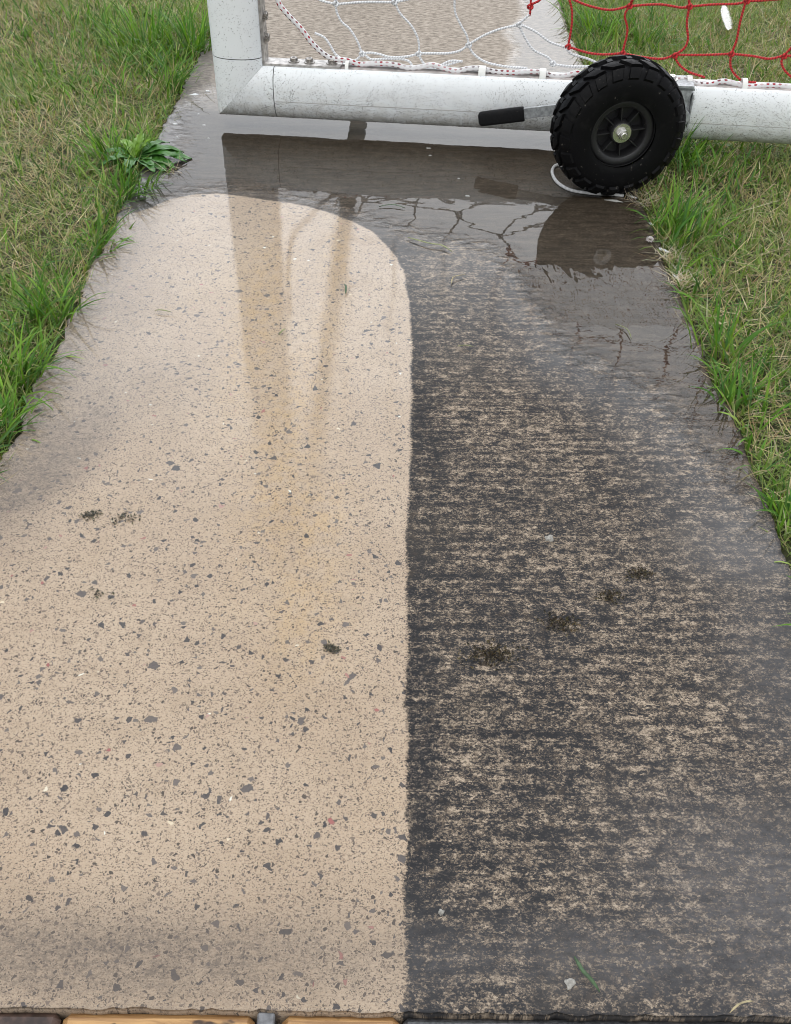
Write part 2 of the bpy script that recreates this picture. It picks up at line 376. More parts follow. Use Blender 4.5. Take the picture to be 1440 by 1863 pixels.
def water_mat():
    t = NT('rain_water')
    pn = t.math('ADD', t.attr('pud'), t.math('MULTIPLY', t.math('SUBTRACT', t.noise(1, 5, .68, t.scale(34, 62, 40), .4), .5), 2.6))
    pm = t.mr(pn, -.55, .55)
    nb = t.bump(t.math('ADD', t.noise(1, 1, .4, t.scale(15, 22, 20), .3), t.math('MULTIPLY', t.noise(1, 1, .5, t.scale(60, 80, 60)), .06)), .32, .0013)
    yy = t.sep(t.P())[1]
    nb = t.bump(t.noise(1, 2, .5, t.scale(48, 70, 40), .5), t.mr(yy, 1.64, 1.46, .03, .12), .0011, nb)
    ym = t.math('ADD', yy, t.math('MULTIPLY', t.math('SUBTRACT', t.noise(1, 3, .6, t.scale(16, 5, 10)), .5), .07))
    nb = t.bump(t.mr(ym, 1.40, 1.605, 0, .0185, False), 1.0, 1.0, nb)
    fr = t.n('ShaderNodeFresnel'); fr.inputs['IOR'].default_value = 1.34; t.set(fr.inputs['Normal'], nb)
    gl = t.n('ShaderNodeBsdfGlossy'); gl.inputs['Roughness'].default_value = .015; t.set(gl.inputs['Normal'], nb)
    tr = t.n('ShaderNodeBsdfTransparent'); t.set(tr.inputs['Color'], t.mix(pm, (1, 1, 1), (.93, .92, .90)))
    mx = t.n('ShaderNodeMixShader'); t.set(mx.inputs[0], t.math('MULTIPLY', fr.outputs[0], pm)); t.t.links.new(tr.outputs[0], mx.inputs[1]); t.t.links.new(gl.outputs[0], mx.inputs[2])
    t.t.links.new(mx.outputs[0], t.out.inputs[0]); return t.m
M_WATER = water_mat()

def wobble(y, seed, amp, wl):
    r = np.random.default_rng(seed); k = r.normal(size=int(12/wl)+8); x = (y+1)/wl; i = np.floor(x).astype(int); f = x-i; f = f*f*(3-2*f)
    return amp*(k[i]*(1-f)+k[i+1]*f)
YF = float(gp(720, 1841)[1])
def edgeL(y): return XL0+wobble(y, 1, .0035, .07)+wobble(y, 2, .0026, .02)+wobble(y, 3, .0016, .006)
def edgeR(y): return XR0+wobble(y, 4, .0035, .09)+wobble(y, 5, .0022, .02)+wobble(y, 6, .0008, .007)
def set_fields(me, X, Y):
    for k, v in fields(X, Y).items():
        a = me.attributes.new(k, 'FLOAT', 'POINT'); a.data.foreach_set('value', v.astype(np.float32).ravel())
def build_path():
    ys = [YF]; 
    while ys[-1] < 9: ys.append(ys[-1]+.0025*max(1, (ys[-1]/1.2)**1.6))
    ys = np.array(ys); nu = 130; u = np.linspace(0, 1, nu)
    L, R = edgeL(ys), edgeR(ys)
    X = L[:, None]*(1-u)+R[:, None]*u; Y = np.repeat(ys[:, None], nu, 1)
    fr = wobble(X[0]*3, 9, .0007, .03)+wobble(X[0]*3, 10, .0005, .009)
    Y = Y+np.where(np.arange(len(ys))[:, None] == 0, fr[None, :], 0)
    Y[1:6] = np.maximum(Y[1:6], Y[0]+.0004*np.arange(1, 6)[:, None])
    Z = np.zeros_like(X)
    top = np.stack([X, Y, Z], -1).reshape(-1, 3); m = len(ys)
    F = []
    idx = np.arange(m*nu).reshape(m, nu)
    q = np.stack([idx[:-1, :-1], idx[:-1, 1:], idx[1:, 1:], idx[1:, :-1]], -1).reshape(-1, 4)
    # rounded arris and sides
    loop = np.concatenate([idx[:, 0][::-1], idx[0, 1:], idx[1:, -1]])
    nl = len(loop); rim = top[loop].copy(); off = np.zeros_like(rim)
    off[:m-1, 0] = -1; off[m-1:m-1+nu, 1] = -1; off[m+nu-2:, 0] = 1
    b1 = rim+off*.0012+[0, 0, -.002]; b2 = rim+off*.0014+[0, 0, -.09]
    n0 = len(top); V = np.concatenate([top, b1, b2])
    i = np.arange(nl-1)
    s1 = np.stack([loop[i], n0+i, n0+i+1, loop[i+1]], -1); s2 = np.stack([n0+i, n0+nl+i, n0+nl+i+1, n0+i+1], -1)
    F = np.concatenate([q, s1[:, ::-1], s2[:, ::-1]])
    me = bpy.data.meshes.new('path'); me.from_pydata(V.tolist(), [], F.tolist())
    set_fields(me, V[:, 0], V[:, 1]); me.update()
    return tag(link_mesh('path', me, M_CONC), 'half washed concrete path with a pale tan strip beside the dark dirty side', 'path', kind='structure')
build_path()
def build_puddle():
    xs = np.arange(XL0+.002, XR0+.03, .007); ys = np.arange(1.0, 3.5, .008)
    X, Y = np.meshgrid(xs, ys); pf = fields(X, Y)['pud']
    keep = (pf > -1.3) & (X > edgeL(Y)+.003) & (X < edgeR(Y)-.002)
    idx = np.arange(X.size).reshape(X.shape)
    k = keep[:-1, :-1] & keep[1:, :-1] & keep[:-1, 1:] & keep[1:, 1:]
    q = np.stack([idx[:-1, :-1], idx[:-1, 1:], idx[1:, 1:], idx[1:, :-1]], -1)[k]
    us = np.unique(q); mp = np.full(X.size, -1); mp[us] = np.arange(len(us))
    V = np.stack([X.ravel()[us], Y.ravel()[us], np.full(len(us), .0015)], -1)
    me = bpy.data.meshes.new('puddle'); me.from_pydata(V.tolist(), [], mp[q].tolist()); set_fields(me, V[:, 0], V[:, 1]); me.update()
    tag(link_mesh('puddle', me, M_WATER), 'shallow rain water mirroring the goal, wheel and sky on the path', 'puddle', kind='structure')
build_puddle()

# ------------------------------------------------------------------ lawn soil
def soil_mat():
    t = NT('lawn_soil'); n = t.noise(60, 5, .65); n2 = t.noise(3, 3)
    c = t.mix(t.mr(n, .3, .7), (.03, .028, .014), (.10, .10, .045)); c = t.mix(t.mr(n2, .4, .65, 0, .6), c, (.06, .085, .025))
    t.bsdf(c, .95, t.bump(n, .8, .01)); return t.m
M_SOIL = soil_mat()
def build_lawn():
    xs = np.concatenate([[-300, -60, -12], np.linspace(-4, XL0-.006, 30), [XL0+.03], [XR0-.03], np.linspace(XR0+.006, 4, 30), [12, 60, 300]])
    ys = np.concatenate([[-60, -8, -2], np.linspace(-.5, 6, 60), [12, 60, 600]])
    X, Y = np.meshgrid(xs, ys)
    Z = -.016+.006*np.sin(X*3.1+1)*np.sin(Y*2.3)+rng.normal(size=X.shape)*.002
    Z = np.where((X > XL0-.001) & (X < XR0+.001), -.06, Z)
    idx = np.arange(X.size).reshape(X.shape)
    q = np.stack([idx[:-1, :-1], idx[:-1, 1:], idx[1:, 1:], idx[1:, :-1]], -1).reshape(-1, 4)
    mesh_ = mesh('lawn', np.stack([X, Y, Z], -1).reshape(-1, 3), q.tolist(), M_SOIL)
    tag(mesh_, 'lawn ground of dark soil and thatch either side of the path', 'lawn', kind='structure')
build_lawn()

# ------------------------------------------------------------------ grass blades
def grass_mat():
    t = NT('grass_blades'); c = t.attr('tint', True)
    b = t.n('ShaderNodeBsdfPrincipled'); t.set(b.inputs['Base Color'], c); b.inputs['Roughness'].default_value = .5; b.inputs['Specular IOR Level'].default_value = .25
    tl = t.n('ShaderNodeBsdfTranslucent'); t.set(tl.inputs['Color'], t.mix(1.0, c, (1.15, 1.15, .6), 'MULTIPLY'))
    mx = t.n('ShaderNodeMixShader'); mx.inputs[0].default_value = .28
    t.t.links.new(b.outputs[0], mx.inputs[1]); t.t.links.new(tl.outputs[0], mx.inputs[2]); t.t.links.new(mx.outputs[0], t.out.inputs[0]); return t.m
M_GRASS = grass_mat()
def blades(name, P, L, W, az, lean, curl, tint, floor=-.012, S=4, fj=.006):
    n = len(P); t = np.linspace(0, 1, S+1); dirx, diry = np.cos(az), np.sin(az)
    pos = P.copy(); rows = []; tw = rng.normal(size=n)*.5
    for k in range(S+1):
        phi = lean+curl*t[k]
        if k:
            ph = lean+curl*(t[k]+t[k-1])/2; st = L/S
            pos = pos+np.stack([np.sin(ph)*dirx*st, np.sin(ph)*diry*st, np.cos(ph)*st], -1)
            pos[:, 2] = np.maximum(pos[:, 2], floor+rng.random(n)*fj)
        wv = np.stack([-np.sin(az+tw*t[k]), np.cos(az+tw*t[k]), .25*tw], -1)
        wk = W*(1-t[k]**1.8)*.5*(.75+.5*min(1, 3*t[k]))
        if k < S: rows.append(pos-wv*wk[:, None]); rows.append(pos+wv*wk[:, None])
        else: rows.append(pos)
    nv = 2*S+1; V = np.stack(rows, 1).reshape(-1, 3)
    base = (np.arange(n)*nv)[:, None]
    quads = np.concatenate([base+np.array([2*k, 2*k+1, 2*k+3, 2*k+2]) for k in range(S-1)])
    tris = base+np.array([2*S-2, 2*S-1, 2*S])
    me = bpy.data.meshes.new(name); me.vertices.add(len(V)); me.vertices.foreach_set('co', V.astype(np.float32).ravel())
    lv = np.concatenate([quads.ravel(), tris.ravel()]); me.loops.add(len(lv)); me.loops.foreach_set('vertex_index', lv.astype(np.int32))
    ls = np.concatenate([np.arange(len(quads))*4, len(quads)*4+np.arange(len(tris))*3]); me.polygons.add(len(ls)); me.polygons.foreach_set('loop_start', ls.astype(np.int32))
    me.update(calc_edges=True); me.validate()
    ca = me.attributes.new('tint', 'FLOAT_COLOR', 'POINT')
    g = np.repeat(tint[:, None, :], nv, 1)
    rootc = np.array([.30, .27, .13])
    tt = np.concatenate([np.repeat(t[:S], 2), [1.0]])
    mixk = (np.clip(1-tt*4, 0, 1)*.45)[None, :, None]
    g = g*(1-mixk)+rootc*mixk
    ca.data.foreach_set('color', np.concatenate([g, np.ones(g.shape[:2]+(1,))], -1).astype(np.float32).ravel())
    return link_mesh(name, me, M_GRASS)
def tints(n, cols, probs, jit=.18):
    c = np.array(cols)[rng.choice(len(cols), n, p=np.array(probs)/sum(probs))]
    return np.clip(c*(1+rng.normal(size=(n, 1))*jit+rng.normal(size=(n, 3))*.05), .005, .9)
GREEN = [(.225, .315, .070), (.155, .250, .045), (.31, .37, .13), (.20, .29, .10)]
LUSH = [(.115, .255, .026), (.072, .185, .022), (.175, .325, .038), (.065, .16, .034)]
DRY = [(.52, .44, .25), (.42, .34, .18), (.62, .55, .36), (.30, .23, .12)]
def vnoise(X, Y, s, seed):
    r = np.random.default_rng(seed); g = r.random((64, 64)); x = X*s+100.3; y = Y*s+57.1
    i = np.floor(x).astype(int); j = np.floor(y).astype(int); fx = x-i; fy = y-j; fx = fx*fx*(3-2*fx); fy = fy*fy*(3-2*fy)
    a = lambda p, q: g[p % 64, q % 64]
    return (a(i, j)*(1-fx)+a(i+1, j)*fx)*(1-fy)+(a(i, j+1)*(1-fx)+a(i+1, j+1)*fx)*fy
def scatter(dens, margin=160):
    x0, x1, y0, y1 = -2.3, 2.3, .3, 4.6; n = int(dens*(x1-x0)*(y1-y0))
    X = rng.uniform(x0, x1, n); Y = rng.uniform(y0, y1, n)
    ok = (X < XL0-.004) | (X > XR0+.004)
    px, py = pj(np.stack([X, Y, np.zeros(n)], -1)); ok &= (px > -margin) & (px < 1440+margin) & (py > -margin-120)
    return X[ok], Y[ok]
# lush places (pixels of the photo, radius in m)
LUSHP = [(300, 110, .30, 1), (180, 40, .25, .8), (250, 320, .20, .6), (120, 560, .16, .9), (30, 720, .16, 1), (1110, 60, .22, 1), (1300, 140, .18, .4), (1250, 300, .16, .8), (1230, 440, .12, 1),
         (1320, 640, .12, .7), (1340, 720, .10, .8), (1410, 900, .08, .8), (350, 60, .2, .9), (60, 160, .12, .5)]
DRYP = [(60, 20, .34, 1), (225, 160, .15, 1), (90, 225, .22, .95), (20, 300, .20, 1), (80, 400, .18, .7), (150, 120, .12, .7), (60, 480, .10, .7), (1290, 330, .12, .6), (1330, 540, .08, .7), (1370, 610, .10, .7), (1250, 330, .06, .5), (1330, 130, .12, .9), (1400, 60, .15, .6), (1420, 740, .09, 1), (1380, 360, .14, .6), (1430, 470, .12, .6),
        (1400, 780, .06, 1), (380, 140, .08, .8), (1200, 400, .06, .6)]
def fieldp(L, X, Y):
    f = np.zeros_like(X)
    for px, py, r, a in L: c = gp(px, py); f = np.maximum(f, a*np.exp(-((X-c[0])**2+(Y-c[1])**2)/(r*r)))
    return f
def build_grass():
    # matted dead thatch
    X, Y = scatter(12000); dry = fieldp(DRYP, X, Y)
    keep = rng.random(len(X)) < .17+.68*np.maximum(dry, sstep(vnoise(X, Y, 5, 3), .55, .8)*.6); X, Y = X[keep], Y[keep]; n = len(X)
    P = np.stack([X, Y, -.014+rng.random(n)*.016], -1)
    o = blades('dry_thatch', P, rng.uniform(.03, .085, n), rng.uniform(.0009, .0018, n), rng.uniform(0, 6.283, n), rng.uniform(.9, 1.7, n), rng.normal(size=n)*.5, tints(n, DRY, [4, 3, 2, 4]))
    tag(o, 'matted dead straw lying between the green blades of the lawn', 'dry grass', kind='stuff')
    # mown lawn
    X, Y = scatter(36000); dry = fieldp(DRYP, X, Y); lush = fieldp(LUSHP, X, Y); v = vnoise(X, Y, 4, 5)
    keep = rng.random(len(X)) < np.clip(1.0-.70*dry-.25*lush-.3*sstep(v, .6, .85), .12, 1); X, Y, lush, v = X[keep], Y[keep], lush[keep], v[keep]; n = len(X)
    P = np.stack([X, Y, np.full(n, -.016)], -1)
    tn = tints(n, GREEN, [4, 3, 3, 3]); td = tints(n, DRY, [3, 3, 3, 2]); k = rng.random(n) < .13+.20*sstep(v, .5, .9); tn[k] = td[k]
    az = rng.uniform(0, 6.283, n)
    o1 = blades('grass', P, rng.uniform(.016, .048, n)*(1+.3*lush), rng.uniform(.0012, .0026, n), az, np.abs(rng.normal(size=n))*.55+.35, rng.normal(size=n)*.7+.65, tn)
    tag(o1, 'short mown lawn grass with olive green and straw coloured blades', 'grass', kind='stuff')
    # taller lush growth
    X, Y = scatter(17000); lush = np.maximum(fieldp(LUSHP, X, Y), .62*np.exp(-((XL0-X)/.06)**2)*(X < 0)*(Y < 2.2)); lush = np.maximum(lush, .55*np.exp(-((X-XR0)/.05)**2)*(X > 0))
    cl = sstep(vnoise(X, Y, 17, 8), .35, .7)
    keep = rng.random(len(X)) < lush*.55*(.25+.75*cl)+.035; X, Y, lush = X[keep], Y[keep], lush[keep]; n = len(X)
    P = np.stack([X, Y, np.full(n, -.016)], -1)
    az = rng.uniform(0, 6.283, n); ov = (np.abs(X-XL0) < .025)&(rng.random(n) < .25); az = np.where(ov, rng.normal(size=n)*.7, az); ov = (np.abs(X-XR0) < .02)&(rng.random(n) < .35); az = np.where(ov, 3.14+rng.normal(size=n)*.7, az)
    o2 = blades('tall_grass', P, rng.uniform(.03, .085, n)*(.7+.6*lush), rng.uniform(.0024, .0050, n), az, np.abs(rng.normal(size=n))*.30+.12, np.abs(rng.normal(size=n))*.8+.45, tints(n, LUSH+GREEN[:1], [4, 4, 2, 3, 3]), S=5)
    tag(o2, 'longer bright green grass growing in patches along the path edges', 'grass', kind='stuff')
build_grass()

def tuft(px, py, nb, Lm, label, spread=.018, bias=None, lw=(.0025, .0045), cols=LUSH, probs=(4, 3, 3, 2), leank=.35):
    c = gp(px, py, -.01); P = np.tile(c, (nb, 1)); P[:, :2] += rng.normal(size=(nb, 2))*spread; P[:, 2] = -.016
    az = np.arctan2(P[:, 1]-c[1], P[:, 0]-c[0])+rng.normal(size=nb)*.5
    if bias is not None:
        k = rng.random(nb) < .55; az = np.where(k, bias+rng.normal(size=nb)*.5, az)
    o = blades('grass_tuft', P, Lm*rng.uniform(.45, 1.05, nb), rng.uniform(*lw, nb), az, np.abs(rng.normal(size=nb))*leank+.08, np.abs(rng.normal(size=nb))*.75+.35, tints(nb, cols, probs, .14), S=6)
    me = o.data; co = np.empty(len(me.vertices)*3, np.float32); me.vertices.foreach_get('co', co); co = co.reshape(-1, 3)-np.array([c[0], c[1], -.016], np.float32); me.vertices.foreach_set('co', co.ravel()); o.location = (c[0], c[1], -.016)
    return tag(o, label, 'grass tuft', 'grass tufts along the path edges')
tuft(352, 95, 110, .17, 'tallest bright green tuft, growing against the left side of the white goal post', .03)
tuft(265, 85, 120, .16, 'wide bright green tuft standing in the lawn well left of the goal post', .035)
tuft(310, 165, 60, .12, 'green tuft hanging over the wet path just left of the goal corner', .02, -.3)
tuft(238, 283, 55, .09, 'yellow green tuft growing out of the broadleaf weed', .018, None, cols=LUSH[:1]+LUSH[2:3], probs=(1, 1))
tuft(205, 290, 80, .10, 'bushy green tuft left behind the broadleaf weed', .026, None)
tuft(245, 345, 60, .085, 'drooping green tuft in front of the broadleaf weed', .022, -.4)
tuft(225, 372, 46, .10, 'yellow green tuft drooping on the path directly below the broadleaf weed', .016, -.2)
tuft(180, 450, 50, .09, 'dark green tuft along the left path edge where the washed concrete starts', .018, .2)
tuft(95, 585, 60, .11, 'full green tuft halfway down the left path edge', .022, .0)
tuft(40, 690, 50, .12, 'long bladed green tuft above the lowest one at the left path edge', .02, .3)
tuft(2, 790, 40, .10, 'lowest green tuft at the left path edge, cut by the picture border', .018, .2)
tuft(1225, 300, 60, .13, 'long leaning grass tuft growing beside the black wheel', .02, .6)
tuft(1228, 425, 80, .13, 'dense bright green tuft beside the puddle, below the wheel', .022, .9)
tuft(1310, 655, 26, .13, 'sparse upright tuft of long blades at the right path edge', .014, 1.4, leank=.2)
tuft(1325, 735, 34, .09, 'small bright tuft at the right path edge below the sparse upright one', .012, 1.6, leank=.22)
tuft(1425, 945, 30, .07, 'lowest tuft at the right path edge, beside the damp dark concrete', .012, 1.6)
tuft(1085, 62, 90, .13, 'dark green tuft behind the red net beside the far puddle', .03, 2.6)
tuft(1170, 80, 60, .10, 'green tuft seen through the red net behind the top of the wheel', .03)

# ------------------------------------------------------------------ other materials
def paint_mat():
    t = NT('white_painted_aluminium'); P = t.P(); z = t.sep(P)[2]
    low = t.mr(z, .155, .04)
    n = t.noise(18, 4, .6)
    c = t.mix(t.mr(n, .35, .7, 0, .35), (.85, .88, .89), (.79, .82, .82))
    c = t.mix(t.math('MULTIPLY', low, t.mr(t.noise(1, 4, .6, t.scale(35, 35, 90)), .4, .62, 0, .25)), c, (.54, .50, .42))
    c = t.mix(t.math('MULTIPLY', t.mr(z, .075, .030), t.mr(t.noise(1, 4, .65, t.scale(60, 60, 25)), .35, .6, .1, .6)), c, (.32, .29, .23))
    for sc_, sh in ((380, .32), (600, .55)):
        v = t.vor(sc_); sp = t.n('ShaderNodeSeparateColor'); t.set(sp.inputs[0], v.outputs['Color'])
        dens = t.math('MULTIPLY', t.math('ADD', t.math('MULTIPLY', low, 1.0), .22), t.mr(t.noise(24, 4, .65), .32, .66, .15, 1.25))
        pick = t.math('LESS_THAN', sp.outputs[0], t.math('MULTIPLY', dens, sh*1.5))
        rr = t.mr(sp.outputs[1], 0, 1, .18, .42, False)
        m = t.math('MULTIPLY', pick, t.math('LESS_THAN', v.outputs['Distance'], rr))
        c = t.mix(t.math('MULTIPLY', m, .85), c, (.07, .065, .058))
    sc2 = t.math('MULTIPLY', t.mr(t.noise(1, 3, .6, t.scale(70, 60, 45), 1.2), .67, .71), t.mr(t.noise(7, 2), .5, .6))
    c = t.mix(t.math('MULTIPLY', sc2, .4), c, (.20, .185, .15))
    t.bsdf(c, .42, t.bump(t.noise(300, 2), .06, .001)); return t.m
M_PAINT = paint_mat()
M_DARK = simple('dark_gap', (.012, .012, .012), .9)
M_ALU = simple('weathered_aluminium', (.42, .40, .38), .45, .55, .35, 90, .1)
M_STRIP = simple('dull_plastic_strip', (.46, .42, .40), .6, 0, .3, 70)
M_ZINC = simple('galvanised_steel', (.37, .39, .40), .45, .3, .28, 130, .08)
M_CHROME = simple('bright_bolt_steel', (.66, .65, .62), .25, .9, .15, 200)
M_BOLT = simple('dull_bolt_steel', (.32, .30, .28), .4, .7, .4, 250)
M_CLIP = simple('white_clip_plastic', (.80, .80, .76), .4, 0, .05)
def rubber(name, base, rough, spec=.2):
    t = NT(name); n = t.noise(220, 4, .6); d = t.noise(35, 4, .65)
    c = t.mix(t.mr(d, .52, .75, 0, .35), base, (.022, .021, .020)); sp_ = t.noise(130, 3, .7); c = t.mix(t.mr(sp_, .66, .72, 0, .7), c, (.11, .10, .085)); t.bsdf(c, t.mr(n, .3, .7, rough-.08, rough+.1), t.bump(n, .12, .0006), Specular_IOR_Level=spec); return t.m
M_TYRE = rubber('tyre_rubber', (.0042, .0042, .0048), .50, .13)
M_RIM = rubber('black_plastic', (.017, .017, .018), .42, .45)
M_GRIP = rubber('black_foam_grip', (.010, .010, .011), .8)
def cord_mat(name, a, b):
    t = NT(name); uv = t.n('ShaderNodeUVMap').outputs[0]; s = t.sep(uv)
    ph = t.math('SINE', t.math('MULTIPLY', t.math('ADD', s[0], t.math('MULTIPLY', s[1], 170)), 6.2832))
    c = t.mix(t.mr(ph, -1, .4), a, b); t.bsdf(c, .7, t.bump(ph, .3, .001)); return t.m
M_WCORD = cord_mat('white_twisted_cord', (.58, .59, .61), (.86, .87, .88))
M_RCORD = cord_mat('red_twisted_cord', (.26, .010, .012), (.62, .030, .030))
def braid_mat():
    t = NT('white_red_braid'); uv = t.n('ShaderNodeUVMap').outputs[0]; s = t.sep(uv)
    a = t.math('SINE', t.math('MULTIPLY', t.math('ADD', t.math('MULTIPLY', s[0], 2), t.math('MULTIPLY', s[1], 40)), 6.2832))
    b = t.math('SINE', t.math('MULTIPLY', t.math('SUBTRACT', t.math('MULTIPLY', s[0], 2), t.math('MULTIPLY', s[1], 40)), 6.2832))
    k = t.mr(t.math('MULTIPLY', a, b), .34, .50)
    seg = t.mr(t.noise(11, 2), .42, .56)
    k = t.math('MULTIPLY', k, t.mr(t.noise(21, 3), .36, .54, .12, 1.0))
    c = t.mix(k, (.76, .75, .75), t.mix(seg, (.12, .07, .075), (.36, .015, .03))); t.bsdf(c, .75, t.bump(t.math('MULTIPLY', a, b), .35, .001)); return t.m
M_BRAID = braid_mat()

# ------------------------------------------------------------------ the goal
YAW = math.radians(6.3)
B = np.array([math.cos(YAW), -math.sin(YAW), 0.0]); N = np.array([math.sin(YAW), math.cos(YAW), 0.0]); Z = np.array([0, 0, 1.0])
O = np.array([-.348, 2.262, .0860])
goal = tag(empty('soccer_goal', (O[0], O[1], 0)), 'white soccer goal with red and white net and black wheel, standing across the path', 'soccer goal')
HA, HD = .0590, .050
def profile(k=1.0, n=44):        # (depth, inward) : oval with a flat slotted inner face
    pts = []
    cut = .86
    for i in range(n+1):
        a = math.pi*.5-math.acos(cut)*0; 
    a0 = math.asin(cut)
    for i in range(n+1):
        th = (math.pi-a0)+(math.pi+2*a0)*i/n
        c, s = math.cos(th), math.sin(th)
        ex = lambda v, e: math.copysign(abs(v)**e, v)
        pts.append((HD*k*ex(c, .8), HA*k*ex(s, .88)))
    d0 = abs(pts[0][0]); top = pts[0][1]
    sl = [(d0*.86, top+.0008), (d0*.60, top), (d0*.58, top-.009), (-d0*.58, top-.009), (-d0*.60, top), (-d0*.86, top+.0008)]
    return pts+sl
PR = profile()
def sweep(O_, D, U_, s0, s1, k=1.0, mats=M_PAINT, name='post', parent=goal, cap=True, extra=None):
    pr = profile(k) if k != 1.0 else PR; V = []; n = len(pr)
    ts = [0, 1] if extra is None else extra
    for q in ts:
        for (d, u) in pr:
            a = s0(u) if callable(s0) else s0; b = s1(u) if callable(s1) else s1
            V.append(O_+D*(a+(b-a)*q)+U_*u+N*d)
    F = []
    for j in range(len(ts)-1):
        for i in range(n): F.append((j*n+i, j*n+(i+1) % n, (j+1)*n+(i+1) % n, (j+1)*n+i))
    if cap: F += [tuple(range(n))[::-1], tuple((len(ts)-1)*n+i for i in range(n))]
    o = mesh(name, V, F, mats); auto_smooth(o, 40); return adopt(o, parent)
WIDTH, HEIGHT = 3.0, 2.0
J1, J2 = .0785, .0705            # joints on bar and post from the corner centre
G_ = .0009
sweep(O, B, Z, lambda u: u+.0002, J1-G_, name='corner_joint')
cj = sweep(O, Z, B, lambda u: u+.0002, J2-G_, name='corner_joint')
sweep(O, B, Z, J1+G_, WIDTH, name='base_bar')
sweep(O, Z, B, J2+G_, HEIGHT, name='post')
for (D, U_, s0, s1) in ((B, Z, J1-.01, J1+.01), (Z, B, J2-.01, J2+.01)):
    sweep(O, D, U_, s0, s1, .985, M_DARK, 'joint_sleeve')
O2 = O+B*WIDTH
sweep(O2, Z, -B, -HA, HEIGHT, name='post')
sweep(O+Z*HEIGHT, B, -Z, -HA, WIDTH+HA, name='crossbar')
mb = MB()      # extrusion line along the base bar front
for s_ in (0,):
    pts = [O+B*t-N*(HD-.0010)+Z*(-.0125) for t in np.linspace(J1+.004, WIDTH, 3)]
    mb.tube(pts, .00085, 6)
adopt(mb.build('extrusion_line', simple('dirty_line', (.45, .44, .42), .7)), goal)
# back stay, leaning up to the post top, standing on the path beyond the picture
mb = MB(); S0, S1 = np.array([-.085, 3.42, .034]), np.array([-.40, 2.36, 2.0]); mb.tube([S0, (S0+S1)/2, S1], .028, 20)
adopt(mb.build('back_stay', M_PAINT), goal)
mb = MB(); mb.box(S0+[0, 0, -.029], ([1, 0, 0], [0, 1, 0], [0, 0, 1]), (.06, .06, .005)); adopt(mb.build('foot_plate', M_ALU), goal)

TOP = HA*.86**.88                   # inner flat level above the bar centre
def bar(px, py, off=0.0): return on_plane(px, py, O+N*off, N)
def bs(p): return float(np.dot(np.asarray(p)-O, B))
# slot strip on the bar top
mb = MB(); mb.box(O+B*(J1+WIDTH)/2+Z*(TOP-.0035), (B, N, Z), ((WIDTH-J1)/2, .0125, .003)); adopt(mb.build('slot_strip', M_STRIP), goal)
# angle bracket in the inner corner
mb = MB(); bz = TOP+.0028; bl0, bl1 = TOP+.0005, bs(bar(622, 108))
mb.box(O+B*(bl0+bl1)/2+Z*bz, (B, N, Z), ((bl1-bl0)/2, .021, .0026)); mb.box(O+Z*(bz+.13)+B*bz, (B, N, Z), (.0026, .021, .13))
brk = adopt(auto_smooth(mb.build('corner_bracket', M_ALU)), goal)
def hexbolt(base, ax, r=.0085, h=.009, mat=M_BOLT, name='bolt', parent=brk):
    ax = np.asarray(ax, float); x = np.cross(ax, N if abs(np.dot(ax, N)) < .8 else Z); x /= np.linalg.norm(x)
    m = MB(); m.lathe([(.0001, .0), (r*1.42, 0), (r*1.42, .0018), (r*.9, .0026), (.0001, .0026)], base, ax, x, 24)
    m.lathe([(r, .002), (r, h*.85), (r*.85, h), (r*.5, h), (r*.42, h*.8), (.0001, h*.8)], base, ax, x, 6)
    return adopt(auto_smooth(m.build(name, mat), 30), parent)
for px in (535, 563, 604): hexbolt(O+B*bs(bar(px, 106))+Z*(bz+.0026), Z)
for py in (28, 68): hexbolt(O+B*(bz+.0026)+Z*float(np.dot(bar(490, py)-O, Z)), B)
# net clips
for px, w_ in ((633, .005), (878, .010), (988, .009), (1254, .007), (1354, .007), (1500, .007), (1640, .007)):
    s = bs(bar(px, 0.055*(px-490)+105)); c = O+B*s+Z*(TOP+.006)
    m = MB(); pts = [c+N*(.0115*math.cos(a))*1.35+Z*(.0105*math.sin(a)-.004) for a in np.linspace(-.5, math.pi+.5, 16)]
    V = []; F = []
    for i, q in enumerate(pts):
        d = (q-c); d /= np.linalg.norm(d)
        for e, rr in ((-1, 0), (1, 0), (1, .0026), (-1, .0026)): V.append(q+B*e*w_*.75+d*rr)
    for i in range(len(pts)-1):
        for k in range(4): F.append((i*4+k, i*4+(k+1) % 4, i*4+4+(k+1) % 4, i*4+4+k))
    F += [(0, 1, 2, 3), tuple(len(V)-4+k for k in (3, 2, 1, 0))]
    m.add(V, F); adopt(auto_smooth(m.build('net_clip', M_CLIP)), goal)
# braided edge rope
def bp(px, py, off=0): return bar(px, py, off)
def topline(px): return 108+.0555*(px-490)
rope = [bp(488, -70, .0), bp(505, -2), bp(520, 22), bp(548, 52), bp(568, 78), bp(588, 97), bp(606, 107), bp(633, 110)]
for px in range(655, 1760, 22): rope.append(bp(px, topline(px)-2+3.2*math.sin(px*.07)+1.5*math.sin(px*.19), .003*math.sin(px*.05)))
mb = MB(); mb.tube(spline([bp(470, -250), bp(478, -150)]+rope, .004), .0054, 12); er = adopt(mb.build('edge_rope', M_BRAID), goal)
